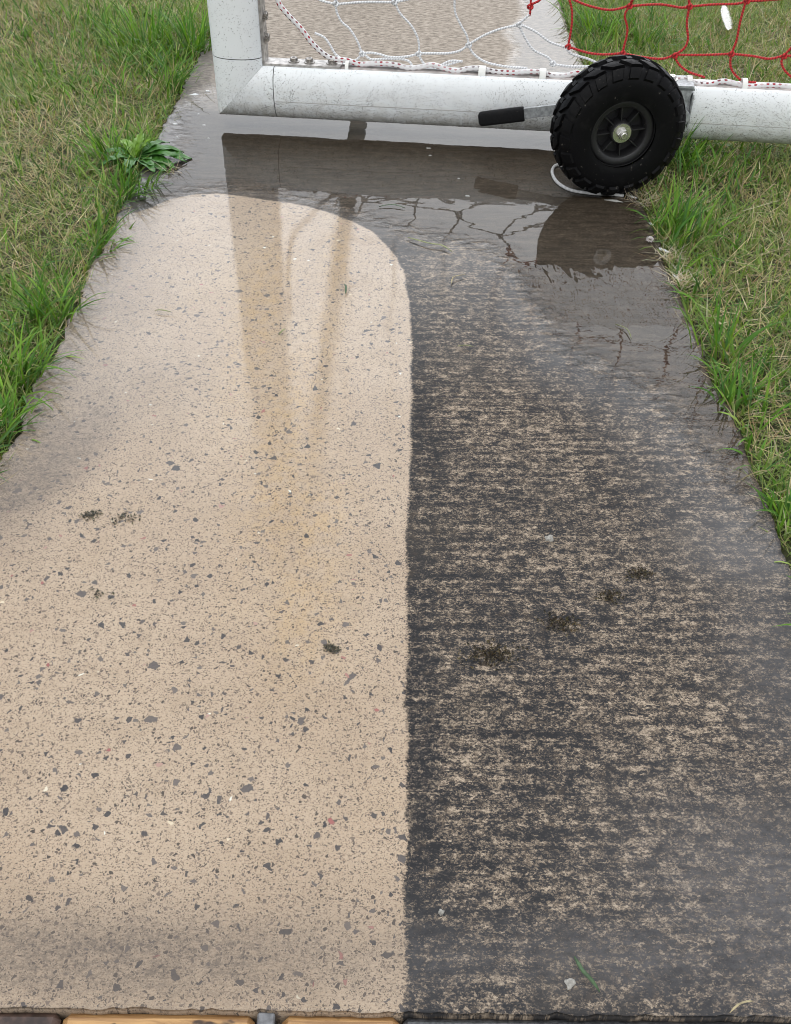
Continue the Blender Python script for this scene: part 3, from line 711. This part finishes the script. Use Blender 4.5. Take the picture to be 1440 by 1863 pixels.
# net
WH, RD = MB(), MB()
def cord(M, pts, off=0.004, r=None): r = r or (.0024 if M is WH else .0024); M.tube(spline([bp(x, y, off) for x, y in pts], .006), r, 6)
def knot(M, px, py, off=0.004, s=.0048):
    c = bp(px, py, off); a = [c+np.array([math.cos(t)*s, math.sin(t*2)*s*.5, math.sin(t)*s*.8]) for t in np.linspace(0, 2*math.pi, 14)]
    M.tube(a, .0026, 6)
wh = [[(540, -30), (575, -3), (611, 8)], [(611, 8), (660, 4), (718, 4)], [(718, 4), (770, -6), (829, -12)], [(611, 8), (613, 22), (622, 40), (636, 52), (650, 74), (659, 97)],
      [(719, 4), (728, 24), (748, 46), (760, 68), (763, 86), (762, 98)], [(828, -12), (828, 20), (838, 44), (850, 66), (853, 81)],
      [(659, 97), (675, 96), (692, 99), (710, 104), (740, 103), (762, 98)], [(762, 97), (790, 97), (815, 97), (838, 92), (853, 81)], [(853, 81), (880, 65), (910, 53), (945, 45)],
      [(853, 83), (862, 98), (884, 113), (920, 121), (960, 124)], [(945, 45), (952, 62), (970, 90), (998, 105), (1006, 117)], [(948, 45), (975, 58), (1000, 76), (1028, 86)],
      [(1030, 86), (1040, 98), (1070, 107), (1095, 118), (1110, 122)], [(573, 60), (590, 68), (602, 84), (610, 98), (626, 110)], [(659, 98), (650, 108), (640, 112)], [(663, 98), (675, 108), (700, 107), (735, 108), (747, 114), (750, 120)],
      [(763, 100), (770, 114), (785, 121), (810, 119), (835, 112)], [(800, 120), (820, 111), (842, 112)], [(945, 44), (955, 34), (964, 26)], [(1006, 117), (1040, 121), (1080, 121)]]
for p in wh: cord(WH, p)
for p in ((659, 98), (762, 98), (853, 82), (945, 45), (718, 4), (611, 7), (1006, 116)): knot(WH, *p)
rd = [[(964, 28), (966, 14), (966, -8)], [(966, 8), (980, 2), (1010, -20), (1036, -4)], [(1036, -2), (1041, 20), (1040, 50), (1034, 84)], [(1036, -4), (1070, 10), (1110, 18), (1146, 11)], [(1146, 11), (1200, 8), (1240, 14), (1255, 12)], [(1255, 12), (1300, 8), (1340, 7), (1360, 2)],
      [(1360, 2), (1400, 0), (1470, -6)], [(1146, 11), (1137, 28), (1142, 55), (1133, 96)], [(1255, 12), (1250, 40), (1252, 72), (1245, 88), (1228, 100)], [(1357, 3), (1347, 40), (1340, 75), (1331, 97)], [(1470, -6), (1460, 60), (1427, 101)],
      [(1034, 85), (1070, 96), (1100, 99), (1133, 97)], [(1133, 97), (1170, 104), (1205, 107), (1228, 100)], [(1228, 100), (1280, 100), (1331, 98)], [(1331, 98), (1370, 102), (1400, 107), (1427, 101)], [(1427, 101), (1480, 104), (1540, 110)],
      [(1228, 101), (1234, 115), (1252, 130), (1283, 141)], [(1331, 98), (1329, 115), (1333, 130), (1348, 146)], [(1427, 102), (1422, 112), (1428, 128), (1446, 145)], [(1133, 98), (1138, 110), (1160, 120), (1185, 124)], [(1540, 110), (1540, 130), (1560, 152)],
      [(1360, 149), (1376, 150)], [(1470, -6), (1560, -2), (1640, 4)], [(1560, -2), (1556, 60), (1540, 110)], [(1540, 110), (1600, 114), (1680, 118)]]
for p in rd: cord(RD, p)
for p in ((1034, 85), (1133, 97), (1228, 101), (1331, 98), (1427, 102), (1146, 11), (1255, 12), (1359, 2), (965, 12)): knot(RD, *p)
# upper net (above the picture, seen mirrored in the water): sagging square mesh from row to row
cs = [bs(bp(px, 3)) for px in (611, 718, 829, 940, 1036, 1146, 1255, 1360, 1470)]; cs = cs+[cs[-1]+.128*k for k in range(1, 12)]
z0 = float(bp(900, -2)[2])
NR = 15; r2 = np.random.default_rng(21); nodes = {}
for j in range(NR+1):
    for i, s in enumerate(cs):
        zz = z0+(HEIGHT+.02-z0)*j/NR; a = 1-j/NR
        if j == 0 and i < 9:
            px, py = [(611, 8), (718, 4), (829, -12), (966, -8), (1036, -4), (1146, 11), (1255, 12), (1360, 2), (1470, -6)][i]; nodes[i, j] = bp(px, py, .004)
        else: nodes[i, j] = O*[1, 1, 0]+B*(s+r2.normal()*.012*a)+N*(.004+.05*math.sin(j/NR*3.14)+r2.normal()*.008)+Z*(zz+r2.normal()*.010*(a+.2))
for (i, j), p in nodes.items():
    for (i2, j2) in ((i+1, j), (i, j+1)):
        if (i2, j2) not in nodes or j == j2 == 0 and i < 8: continue
        q = nodes[i2, j2]; mid = (p+q)/2+np.array([r2.normal()*.012, r2.normal()*.006, -.006+r2.normal()*.006])
        (WH if i < 3 else RD).tube(spline([p, mid, q], .015), .0030, 5)
wn = adopt(WH.build('net', M_WCORD), goal); wn['label'] = 'white half of the net'
rn = adopt(RD.build('net', M_RCORD), goal); rn['label'] = 'red half of the net'

# ------------------------------------------------------------------ wheel
WA = math.radians(7.0); A = np.array([math.sin(WA), -math.cos(WA), 0.0]); WX = np.array([math.cos(WA), math.sin(WA), 0.0])
WC = on_plane(1123, 236, np.array([.42, 1.925, .13]), np.array([0, 1.0, 0])); WC[2] = .1285
RC, TW, TH = .0835, .043, .0395
def ex(v, e): return math.copysign(abs(v)**e, v)
def tp(phi, lift=0.0): return RC+(TH+lift)*ex(math.cos(phi), .75), (TW+lift*.6)*ex(math.sin(phi), .75)
rim = MB()
rim.lathe([(.0635, -.020), (.0635, .0265), (.0615, .0300), (.0585, .0312), (.0500, .0300), (.0478, .0280), (.0462, .0200), (.0455, .0060), (.0440, .0040), (.0215, .0030), (.0212, .0270), (.0200, .0290), (.0001, .0290)], WC, A, WX, 72)
for k in range(8):
    th = 2*math.pi*k/8+.1; d = WX*math.cos(th)+Z*math.sin(th); e = np.cross(A, d)
    rim.box(WC+d*.0335+A*.0130, (d, e, A), (.0135, .0011, .0105))
rim.lathe([(.0655, .0220), (.0650, .0300), (.0640, .0318), (.0632, .0300), (.0632, .0220)], WC, A, WX, 72)
wheel = adopt(auto_smooth(rim.build('wheel', M_RIM), 40), goal); wheel['label'] = 'black plastic wheel rim with eight thin ribs'
ty = MB()
prof = [tp(p) for p in np.linspace(-math.pi*.63, math.pi*.63, 44)]
ty.lathe([(.0625, prof[0][1])]+prof+[(.0625, prof[-1][1])], WC, A, WX, 120)
def block(th0, th1, p0, p1, lift=.0062, sk=0.0, nt_=4, np_=4, inset=.16):
    V = []; F = []
    def pt(th, ph, l): rad, al = tp(ph, l); return WC+(WX*math.cos(th)+Z*math.sin(th))*rad+A*al
    for lev in range(2):
        for i in range(nt_+1):
            for j in range(np_+1):
                a, b = i/nt_, j/np_
                if lev: a = inset*.55+(1-1.1*inset)*a; b = inset*.5+(1-inset)*b
                ph = p0+(p1-p0)*b; V.append(pt(th0+(th1-th0)*a+sk*(b-.5), ph, lift if lev else -.002))
    I = lambda l, i, j: l*(nt_+1)*(np_+1)+i*(np_+1)+j
    for i in range(nt_):
        for j in range(np_): F.append((I(1, i, j), I(1, i+1, j), I(1, i+1, j+1), I(1, i, j+1)))
    for i in range(nt_):
        F += [(I(0, i, 0), I(0, i+1, 0), I(1, i+1, 0), I(1, i, 0)), (I(0, i+1, np_), I(0, i, np_), I(1, i, np_), I(1, i+1, np_))]
    for j in range(np_):
        F += [(I(0, 0, j+1), I(0, 0, j), I(1, 0, j), I(1, 0, j+1)), (I(0, nt_, j), I(0, nt_, j+1), I(1, nt_, j+1), I(1, nt_, j))]
    ty.add(V, F)
NB = 22; st = 2*math.pi/NB
for k in range(NB):
    a = k*st
    block(a, a+st*.70, .62, 1.22, .0058, .05); block(a+st*.5, a+st*1.2, -1.22, -.62, .0058, .05)
    block(a+st*.10, a+st*.80, .10, .52, .0060, -.16); block(a+st*.62, a+st*1.30, -.52, -.10, .0060, -.16)
    block(a+st*.30, a+st*.62, -.085, .085, .0058, .0)
tyre = auto_smooth(ty.build('tyre', M_TYRE), 38); adopt(tyre, wheel); tyre['label'] = 'black knobbly rubber tyre'
m = MB(); m.lathe([(.0001, .0285), (.0182, .0285), (.0185, .0292), (.0185, .0308), (.0178, .0318), (.0001, .0318)], WC, A, WX, 48); adopt(auto_smooth(m.build('washer', M_CHROME)), wheel)
m = MB(); m.lathe([(.0100, .0316), (.0100, .0388), (.0088, .0400), (.0001, .0400)], WC, A, WX, 6); m.lathe([(.0118, .0316), (.0118, .0330), (.0001, .0330)], WC, A, WX, 32)
m.lathe([(.0062, .039), (.0062, .0468), (.0052, .0478), (.0001, .0478)], WC, A, WX, 24); adopt(auto_smooth(m.build('axle_nut', M_CHROME), 30), wheel)
m = MB(); m.tube([WC-A*.02, WC-A*.09], .008, 16); adopt(m.build('axle', M_ZINC), wheel)
# lever with foam grip, in a plane between wheel and bar
LQ = O-N*(HD+.035)
def lv(px, py): return on_plane(px, py, LQ, N)
p0, p1, p2 = lv(950, 207), lv(1030, 197), lv(1110, 200)
def flat(name, a, b, hh, ht, mat):
    d = b-a; L = np.linalg.norm(d); d /= L; e = np.cross(d, N); m = MB(); m.box((a+b)/2, (d, N, e), (L/2, ht, hh)); return adopt(auto_smooth(m.build(name, mat), 30), goal)
lever = flat('lever', lv(905, 212), p1, .0108, .003, M_ZINC); flat('lever_arm', p1, p2+(p2-p1)*.3, .0105, .0028, M_ZINC)
g0, g1 = lv(871, 217), lv(954, 207); gm = MB(); d = g1-g0; L = np.linalg.norm(d); d /= L; e = np.cross(d, N)
V = []; F = []; NS = 14
for i, (t, k) in enumerate([(0, .55), (.02, .82), (.06, .97), (.5, 1), (.98, 1.0), (1, .93)]):
    for q in range(NS):
        a = 2*math.pi*q/NS; V.append(g0+d*L*t+e*ex(math.cos(a), .5)*.0148*k+N*ex(math.sin(a), .6)*.0085*k)
for i in range(5):
    for q in range(NS): F.append((i*NS+q, i*NS+(q+1) % NS, i*NS+NS+(q+1) % NS, i*NS+NS+q))
F += [tuple(range(NS))[::-1], tuple(5*NS+q for q in range(NS))]
gm.add(V, F); adopt(auto_smooth(gm.build('grip', M_GRIP), 50), lever)
# galvanised wheel bracket: clamp plate over the bar, tapering cheek in front, pivot disc
bq = O-N*(HD+.006)
def bqp(px, py, dd=0): return on_plane(px, py, bq-N*dd, N)
def plate(name, pts, th, mat, dd=0.0):
    F_ = [bqp(x, y, dd) for x, y in pts]; n = len(F_); V = [p-N*th for p in F_]+F_
    m = MB(); m.add(V, [tuple(range(n))[::-1], tuple(range(n, 2*n))]+[(i, (i+1) % n, n+(i+1) % n, n+i) for i in range(n)]); return adopt(m.build(name, mat, None, False), goal)
wb = plate('wheel_bracket', [(1060, 150), (1264, 156), (1246, 202), (1225, 232), (1060, 232)], .004, M_ZINC)
s0, s1 = bs(bar(1068, 140)), bs(bar(1259, 148))
m = MB(); m.box(O+B*(s0+s1)/2+Z*(HA-.001)-N*.02, (B, N, Z), ((s1-s0)/2, .040, .0028)); adopt(auto_smooth(m.build('clamp_plate', M_ZINC)), wb)
m = MB(); m.box(O+B*(s1-.0015)-N*(HD+.002)+Z*.016, (B, N, Z), (.0014, .016, .034)); adopt(auto_smooth(m.build('bracket_flange', M_ZINC)), wb)
pc = bqp(1238, 213, .012)
m = MB(); m.lathe([(.0001, -.006), (.0185, -.006), (.0188, -.005), (.0188, .004), (.0180, .005), (.0001, .005)], pc, -N, B, 40); adopt(auto_smooth(m.build('pivot_disc', M_ZINC)), wb)
hexbolt(pc-N*.005, -N, .0075, .008, M_CHROME, 'bolt', wb)
hexbolt(O+B*bs(bar(1222, 138))+Z*(HA+.002)-N*.012, Z, .009, .009, M_CHROME, 'bolt', wb)
hexbolt(O+B*bs(bar(1100, 138))+Z*(HA+.002)-N*.012, Z, .009, .009, M_CHROME, 'bolt', wb)

# ------------------------------------------------------------------ loose things on the ground
def place(o, c):
    me = o.data; co = np.empty(len(me.vertices)*3, np.float32); me.vertices.foreach_get('co', co); co = co.reshape(-1, 3)-np.asarray(c, np.float32); me.vertices.foreach_set('co', co.ravel()); o.location = c; me.update(); return o
M_LOOP = simple('grey_white_cord', (.50, .50, .49), .6, 0, .2, 200)
m = MB(); pts = [(1080, 352), (1040, 346), (1016, 333), (1006, 318), (1006, 307), (1014, 300), (1030, 303)]
tail = [(1110, 353), (1135, 356)]
m.tube(spline([gp(x, y, .004) for x, y in tail[::-1]+pts], .004), .0032, 8)
c = gp(1020, 340, 0); tag(place(m.build('cord', M_LOOP), c), 'grey white cord looping out from under the black wheel', 'cord')

def leaf_blade(name, pts, w, mat, label, cat, group=None, z=.0035):
    P = spline([gp(x, y, z) for x, y in pts], .006); n = len(P); V = []; F = []
    T = np.gradient(P, axis=0); T /= np.linalg.norm(T, axis=1)[:, None]; S = np.stack([-T[:, 1], T[:, 0], 0*T[:, 0]], -1)
    for i in range(n):
        t = i/(n-1); wk = w*.5*min(1, (1-t)*4+.08)*min(1, .35+t*5); up = .0006+.0020*math.sin(t*3.1)
        for e, dz in ((-1, 0), (0, .0009), (1, 0)): V.append(P[i]+S[i]*e*wk+[0, 0, up+dz*(.4 if e else -.5)])
        for e in (1, -1): V.append(P[i]+S[i]*e*wk*.8+[0, 0, up-.0006])
    for i in range(n-1):
        for k in range(5): F.append((i*5+k, i*5+(k+1) % 5, i*5+5+(k+1) % 5, i*5+5+k))
    F += [tuple(range(5))[::-1], tuple((n-1)*5+k for k in range(5))]
    o = mesh(name, V, F, mat); place(o, gp(*pts[0])); return tag(o, label, cat, group)
M_GB = simple('cut_green_blade', (.045, .088, .032), .5, 0, .3, 150); M_SB = simple('straw_blade', (.36, .30, .17), .6, 0, .3, 150); M_YG = simple('yellow_green_blade', (.19, .21, .075), .5, 0, .25, 120)
GRP = 'loose cuttings lying on the path'
leaf_blade('grass_clipping', [(1045, 1740), (1060, 1768), (1076, 1785), (1092, 1806)], .0035, M_GB, 'fresh green grass blade lying near the bottom on the dark side of the path', 'grass clipping', GRP)
leaf_blade('straw', [(742, 432), (780, 444), (805, 448), (824, 459)], .0038, M_YG, 'longest yellow green straw lying just right of the curved washed edge', 'straw', GRP)
leaf_blade('straw', [(822, 516), (824, 507), (834, 503), (848, 500)], .0024, M_SB, 'pale hooked straw lying on the dirty concrete below the puddle edge', 'straw', GRP)
leaf_blade('straw', [(833, 630), (848, 630), (862, 631)], .0022, M_YG, 'short yellow green straw on the dirty concrete right of the washed strip', 'straw', GRP)
leaf_blade('grass_clipping', [(627, 517), (630, 524), (629, 535)], .0035, M_GB, 'short green blade scrap on the washed strip inside its curved end', 'grass clipping', GRP)
leaf_blade('grass_clipping', [(508, 609), (514, 604), (520, 598)], .0028, M_YG, 'tiny yellow green scrap on the washed concrete in the post reflection', 'grass clipping', GRP)
leaf_blade('grass_clipping', [(282, 565), (295, 566), (312, 568)], .0025, M_YG, 'thin pale green scrap lying left on the washed concrete near the grass', 'grass clipping', GRP)
leaf_blade('straw', [(1328, 1843), (1342, 1830), (1358, 1824), (1372, 1822)], .0016, M_SB, 'bent dry straw at the front edge of the path, bottom right', 'straw', GRP)
leaf_blade('straw', [(690, 376), (715, 374), (738, 379)], .003, M_GB, 'green stalk lying in the brown water in front of the base bar', 'straw', GRP)
leaf_blade('straw', [(1120, 590), (1140, 600), (1150, 618)], .0018, M_YG, 'thin straw floating in the right hand puddle', 'straw', GRP)

# moss clumps
def moss(px, py, r, n, label, cols, stretch=1.0):
    c = gp(px, py); P = np.tile(c, (n, 1)); P[:, 0] += rng.normal(size=n)*r*stretch*1.15; P[:, 1] += rng.normal(size=n)*r*.75; P[:, 2] = .0008
    o = blades('moss_clump', P, rng.uniform(.002, .005, n), rng.uniform(.0010, .0022, n), rng.uniform(0, 6.283, n), rng.uniform(1.1, 1.5, n), rng.normal(size=n)*.6, tints(n, cols, [1]*len(cols)), floor=.0006, fj=.0016)
    place(o, c); return tag(o, label, 'moss', 'moss clumps on the path')
MC = [(.022, .015, .008), (.035, .024, .012), (.08, .055, .025), (.015, .012, .008)]
moss(895, 1192, .011, 260, 'largest dark brown moss clump, on the dirty side just right of the washed strip', MC, 1.2)
moss(1020, 1135, .009, 170, 'dark moss clump between the largest one and the small right hand one', MC)
moss(1110, 1085, .007, 110, 'small loose moss clump below the right hand moss clump', MC)
moss(1165, 1045, .008, 130, 'right hand dark moss clump, highest of those on the dirty side', MC)
MK = [(.05, .047, .04), (.085, .078, .062), (.12, .11, .08)]
moss(165, 938, .006, 90, 'left black moss spot of the pair on the washed concrete near the left border', MK)
moss(228, 942, .009, 60, 'right looser moss spot of the pair on the washed concrete near the left border', MK)
moss(602, 1181, .0042, 80, 'small round black moss spot alone in the middle of the washed strip', MK)
moss(182, 1080, .005, 26, 'faint grey green moss speck left of centre on the washed strip', MK)

# pale flakes
def flake(name, px, py, r, mat, label, cat, h=.0022, seed=1):
    rr = np.random.default_rng(seed); c = gp(px, py); n = 13; ang = np.linspace(0, 2*math.pi, n, endpoint=False); R_ = r*(.55+.6*rr.random(n))
    V = [(0, 0, h)]+[(R_[i]*.6*math.cos(a), R_[i]*.6*math.sin(a), h*(.8+.3*rr.random())) for i, a in enumerate(ang)]+[(R_[i]*math.cos(a), R_[i]*math.sin(a), .0006) for i, a in enumerate(ang)]+[(R_[i]*.9*math.cos(a), R_[i]*.9*math.sin(a), -.0008) for i, a in enumerate(ang)]
    F = [(0, 1+i, 1+(i+1) % n) for i in range(n)]+[(1+i, 1+n+i, 1+n+(i+1) % n, 1+(i+1) % n) for i in range(n)]+[(1+n+i, 1+2*n+i, 1+2*n+(i+1) % n, 1+n+(i+1) % n) for i in range(n)]
    o = mesh(name, V, F, mat); o.location = c; return tag(o, label, cat)
M_FL = simple('pale_grey_flake', (.29, .275, .245), .8, 0, .3, 400, .3); M_WHT = simple('white_foam', (.72, .74, .74), .5, 0, .1, 300)
flake('pale_flake', 1000, 980, .0075, M_FL, 'pale grey flake in the middle of the dark dirty concrete', 'flake', seed=3)
flake('pale_flake', 1036, 1789, .0055, M_FL, 'pale lichen flake near the bottom, left of the green blade', 'flake', .001, 5)
flake('pale_flake', 803, 1661, .0035, M_FL, 'small whitish flake low on the dirty side near the washed strip', 'flake', seed=8)
GF = 'white foam bits at the goal corner'
for i, (px, py, r, lb) in enumerate([(355, 172, .013, 'largest white foam patch beside the goal corner'), (378, 166, .006, 'foam bit between the largest patch and the goal post'), (320, 226, .007, 'white foam bit at the grass edge above the broadleaf weed'),
                                     (362, 208, .004, 'small foam fleck left of the goal corner tip'), (372, 228, .005, 'thin foam fleck in the water left below the corner tip'), (323, 250, .004, 'foam fleck in the grass edge shallow above the weed'), (380, 252, .003, 'lowest tiny foam fleck left of the post reflection')]):
    o = flake('foam_bit', px, py, r, M_WHT, lb, 'foam', .0015, 20+i); o.scale = (1, .6, 1); o['group'] = GF
for i, (px, py, r, ax, lb) in enumerate([(1120, 366, .020, -.25, 'long white froth streak in the water just below the wheel'), (1150, 358, .014, -.7, 'froth streak where the path meets the lawn below the wheel'), (1186, 408, .010, -1.0, 'froth at the puddle rim above the clover flower'), (1208, 455, .016, -.9, 'froth rim just below the clover flower'), (1232, 505, .012, -1.1, 'lowest froth patch along the right puddle rim')]):
    o = flake('foam_bit', px, py, r, M_WHT, lb, 'foam', .0014, 60+i); o.scale = (1, .28, 1); o.rotation_euler = (0, 0, ax); o['group'] = 'froth along the right puddle rim'
for i, (px, py, r, lb) in enumerate([(780, 270, .006, 'foam fleck in the brown water below the base bar'), (783, 283, .004, 'smaller foam fleck under the other in the brown water'), (851, 357, .005, 'round foam bubble patch at the lower edge of the brown water'), (835, 325, .003, 'tiny foam fleck between bar and foam bubble')]):
    o = flake('foam_bit', px, py, r, M_WHT, lb, 'foam', .0012, 40+i); o.scale = (1, .7, 1); o['group'] = 'foam flecks in the brown water'

# broadleaf weed
M_WEED = NT('weed_leaf'); _n = M_WEED.noise(90, 3); M_WEED.bsdf(M_WEED.mix(M_WEED.mr(_n, .3, .7), (.035, .13, .018), (.07, .20, .03)), .38, M_WEED.bump(_n, .3, .002)); M_WEED = M_WEED.m
M_WEEDY = simple('young_weed_leaf', (.16, .30, .025), .45, 0, .2, 90, .1)
wc = gp(250, 300, -.01); weed = tag(empty('broadleaf_weed', wc), 'low rosette weed with broad dark green leaves spilling over the left path edge', 'weed')
def leaf(az, L, W, rise, droop, mat):
    V = []; F = []; n = 12; d = np.array([math.cos(az), math.sin(az), 0]); s = np.array([-d[1], d[0], 0]); p = np.zeros(3)
    for i in range(n+1):
        t = i/n; ph = rise-droop*t
        if i: p = p+(d*math.cos(ph)+Z*math.sin(ph))*L/n
        p[2] = max(p[2], .012)
        wd = W*(math.sin(math.pi*min(1, t**.8))**.8*.9+.06)*(1+.13*math.sin(i*2.4+az*7)) if i < n else .0006
        for e in (-1, -.5, 0, .5, 1): V.append(p+s*wd*e*.5+Z*(abs(e)*wd*.22+.0015*math.sin(i*1.9+e*3)))
    for i in range(n):
        for k in range(4): F.append((i*5+k, i*5+k+1, i*5+6+k, i*5+5+k))
    o = mesh('leaf', V, F, mat); o.parent = weed
    md = o.modifiers.new('thick', 'SOLIDIFY'); md.thickness = .0006
for az, L, W, ri, dr, mt in [(-.7, .10, .042, .25, .5, M_WEED), (.05, .12, .044, .35, .7, M_WEED), (-.45, .105, .034, .35, .7, M_WEED), (-.15, .115, .032, .5, .9, M_WEED), (.25, .105, .030, .6, 1.0, M_WEED), (.75, .09, .026, .7, 1.0, M_WEED), (-.95, .095, .032, .35, .6, M_WEED), (-1.6, .085, .028, .4, .7, M_WEED), (1.5, .08, .022, .9, 1.0, M_WEEDY),
                             (2.2, .08, .024, .8, 1.1, M_WEEDY), (2.9, .09, .026, .5, .9, M_WEED), (-2.5, .08, .026, .5, .8, M_WEED), (.5, .055, .016, 1.1, .6, M_WEEDY), (-.3, .05, .015, 1.1, .5, M_WEEDY), (1.0, .06, .014, 1.25, .4, M_WEEDY)]: leaf(az, L, W, ri, dr, mt)

# feather caught in the lawn
M_FE = simple('white_feather', (.74, .72, .68), .6, 0, .1, 200)
fc = gp(1320, 45, .02); F0, F1 = gp(1325, 55, .035), gp(1316, 8, .035)
fe = tag(empty('feather', gp(1320, 45, 0)), 'white downy feather standing in the grass behind the red net', 'feather')
m = MB(); sp = spline([F0, (F0+F1)/2+np.array([-.006, 0, .004]), F1], .004); m.tube(sp, np.linspace(.0011, .0004, len(sp)), 6); adopt(m.build('shaft', M_FE), fe)
m = MB(); T = (F1-F0)/np.linalg.norm(F1-F0); S_ = np.array([1., 0, 0])
for i, p in enumerate(sp):
    t = i/(len(sp)-1); wd = .021*math.sin(math.pi*min(1, .15+t*.9))**.6
    for sgn in (-1, 1):
        for q in range(3):
            a = p+T*.0012*q; ln = wd*(.75+.3*random.random())*(.45 if sgn < 0 else 1.0)
            tip = a+S_*sgn*ln+T*ln*.55+np.array([0, .004*random.random(), .002]); wv = T*.0016
            m.add([a-wv, a+wv, (a+tip)/2+wv*.9+Z*.0015, tip, (a+tip)/2-wv*.9+Z*.0015], [(0, 1, 2, 4), (4, 2, 3)])
adopt(m.build('vane', M_FE, None, False), fe)

# clover flower head at the puddle rim
M_CLV = simple('clover_petal', (.72, .66, .66), .6, 0, .12, 300); M_STEM = simple('clover_stem', (.10, .17, .05), .5)
cc = gp(1183, 436, .006); cl = tag(empty('clover_flower', gp(1183, 440, 0)), 'pale pink clover flower lying at the right edge of the puddle', 'flower')
m = MB()
for i in range(46):
    z = 1-1.5*(i+.5)/46; a = i*2.39996; rr = math.sqrt(max(0, 1-z*z)); d = np.array([rr*math.cos(a), rr*math.sin(a), z*.8]); s = np.cross(d, Z+1e-3); s /= np.linalg.norm(s)+1e-9
    b0 = cc+d*.002; t0 = cc+d*.0085; mid = (b0+t0)/2+Z*.0008; m.add([b0, mid-s*.0013, t0, mid+s*.0013], [(0, 1, 2, 3)])
adopt(m.build('petals', M_CLV, None, False), cl)
m = MB(); m.tube(spline([cc, gp(1196, 440, .004), gp(1213, 436, .005)], .004), .0011, 6); adopt(m.build('stem', M_STEM), cl)

# dead grass clumps washed against the right edge
def deadclump(px, py, n, r, label):
    c = gp(px, py); P = np.tile(c, (n, 1)); P[:, :2] += rng.normal(size=(n, 2))*r; P[:, 2] = .001
    o = blades('dead_grass_clump', P, rng.uniform(.02, .055, n), rng.uniform(.0008, .0015, n), rng.uniform(0, 6.283, n), rng.uniform(.9, 1.5, n), rng.normal(size=n)*.5, tints(n, [(.55, .49, .36), (.45, .36, .22), (.62, .57, .46)], [1, 1, 1]), floor=.0012)
    place(o, c); tag(o, label, 'dead grass', 'bleached dead grass washed against the path edges')
deadclump(1168, 366, 70, .016, 'bleached straw clump just below the wheel where path meets lawn')
deadclump(1216, 470, 60, .014, 'bleached straw clump at the puddle rim below the clover flower')
deadclump(1240, 515, 70, .012, 'lowest bleached straw clump on the right puddle rim')
deadclump(315, 312, 34, .012, 'pale dead stalks lying under the broadleaf weed')

# ------------------------------------------------------------------ timber and bracket in front of the slab
def wood_mat():
    t = NT('orange_timber'); n = t.noise(1, 5, .6, t.scale(14, 160, 60), .8); k = t.noise(1, 3, .6, t.scale(30, 55, 30))
    c = t.mix(t.mr(n, .35, .68), (.24, .12, .042), (.50, .29, .115)); c = t.mix(t.mr(k, .60, .68), c, (.05, .025, .012)); t.bsdf(c, .5, t.bump(n, .4, .002)); return t.m
M_WOOD = wood_mat()
M_DWOOD = simple('dark_wet_wood', (.055, .032, .024), .5, 0, .5, 120, .4)
M_BRK = simple('dull_grey_bracket', (.16, .16, .165), .5, .2, .3, 150, .2)
M_DSTONE = simple('dark_wet_concrete', (.060, .060, .063), .45, 0, .4, 300, .4)
def board(px0, px1, mat, label, name='timber_board', cat='board', z=-.002, y0=.20, gap=.0012):
    a, b = gp(px0, 1850)[0], gp(px1, 1850)[0]; y1 = YF-gap
    m = MB(); m.box(((a+b)/2, (y0+y1)/2, z-.03), ([1, 0, 0], [0, 1, 0], [0, 0, 1]), ((b-a)/2, (y1-y0)/2, .03)); o = auto_smooth(m.build(name, mat), 30)
    place(o, np.array([(a+b)/2, (y0+y1)/2, z-.06])); return tag(o, label, cat)
board(-260, 108, M_DWOOD, 'dark weathered board end at the bottom left corner, in front of the path')
board(112, 463, M_WOOD, 'orange brown timber board with a dark knot, left of the grey bracket')
board(513, 728, M_WOOD, 'orange brown timber board right of the grey bracket')
board(468, 500, M_BRK, 'grey metal bracket between the two orange boards', 'metal_bracket', 'bracket', -.001, gap=.0008)
board(731, 1700, M_DSTONE, 'dark wet concrete edge strip at the bottom right, in front of the path', 'concrete_strip', 'edge strip', -.003)
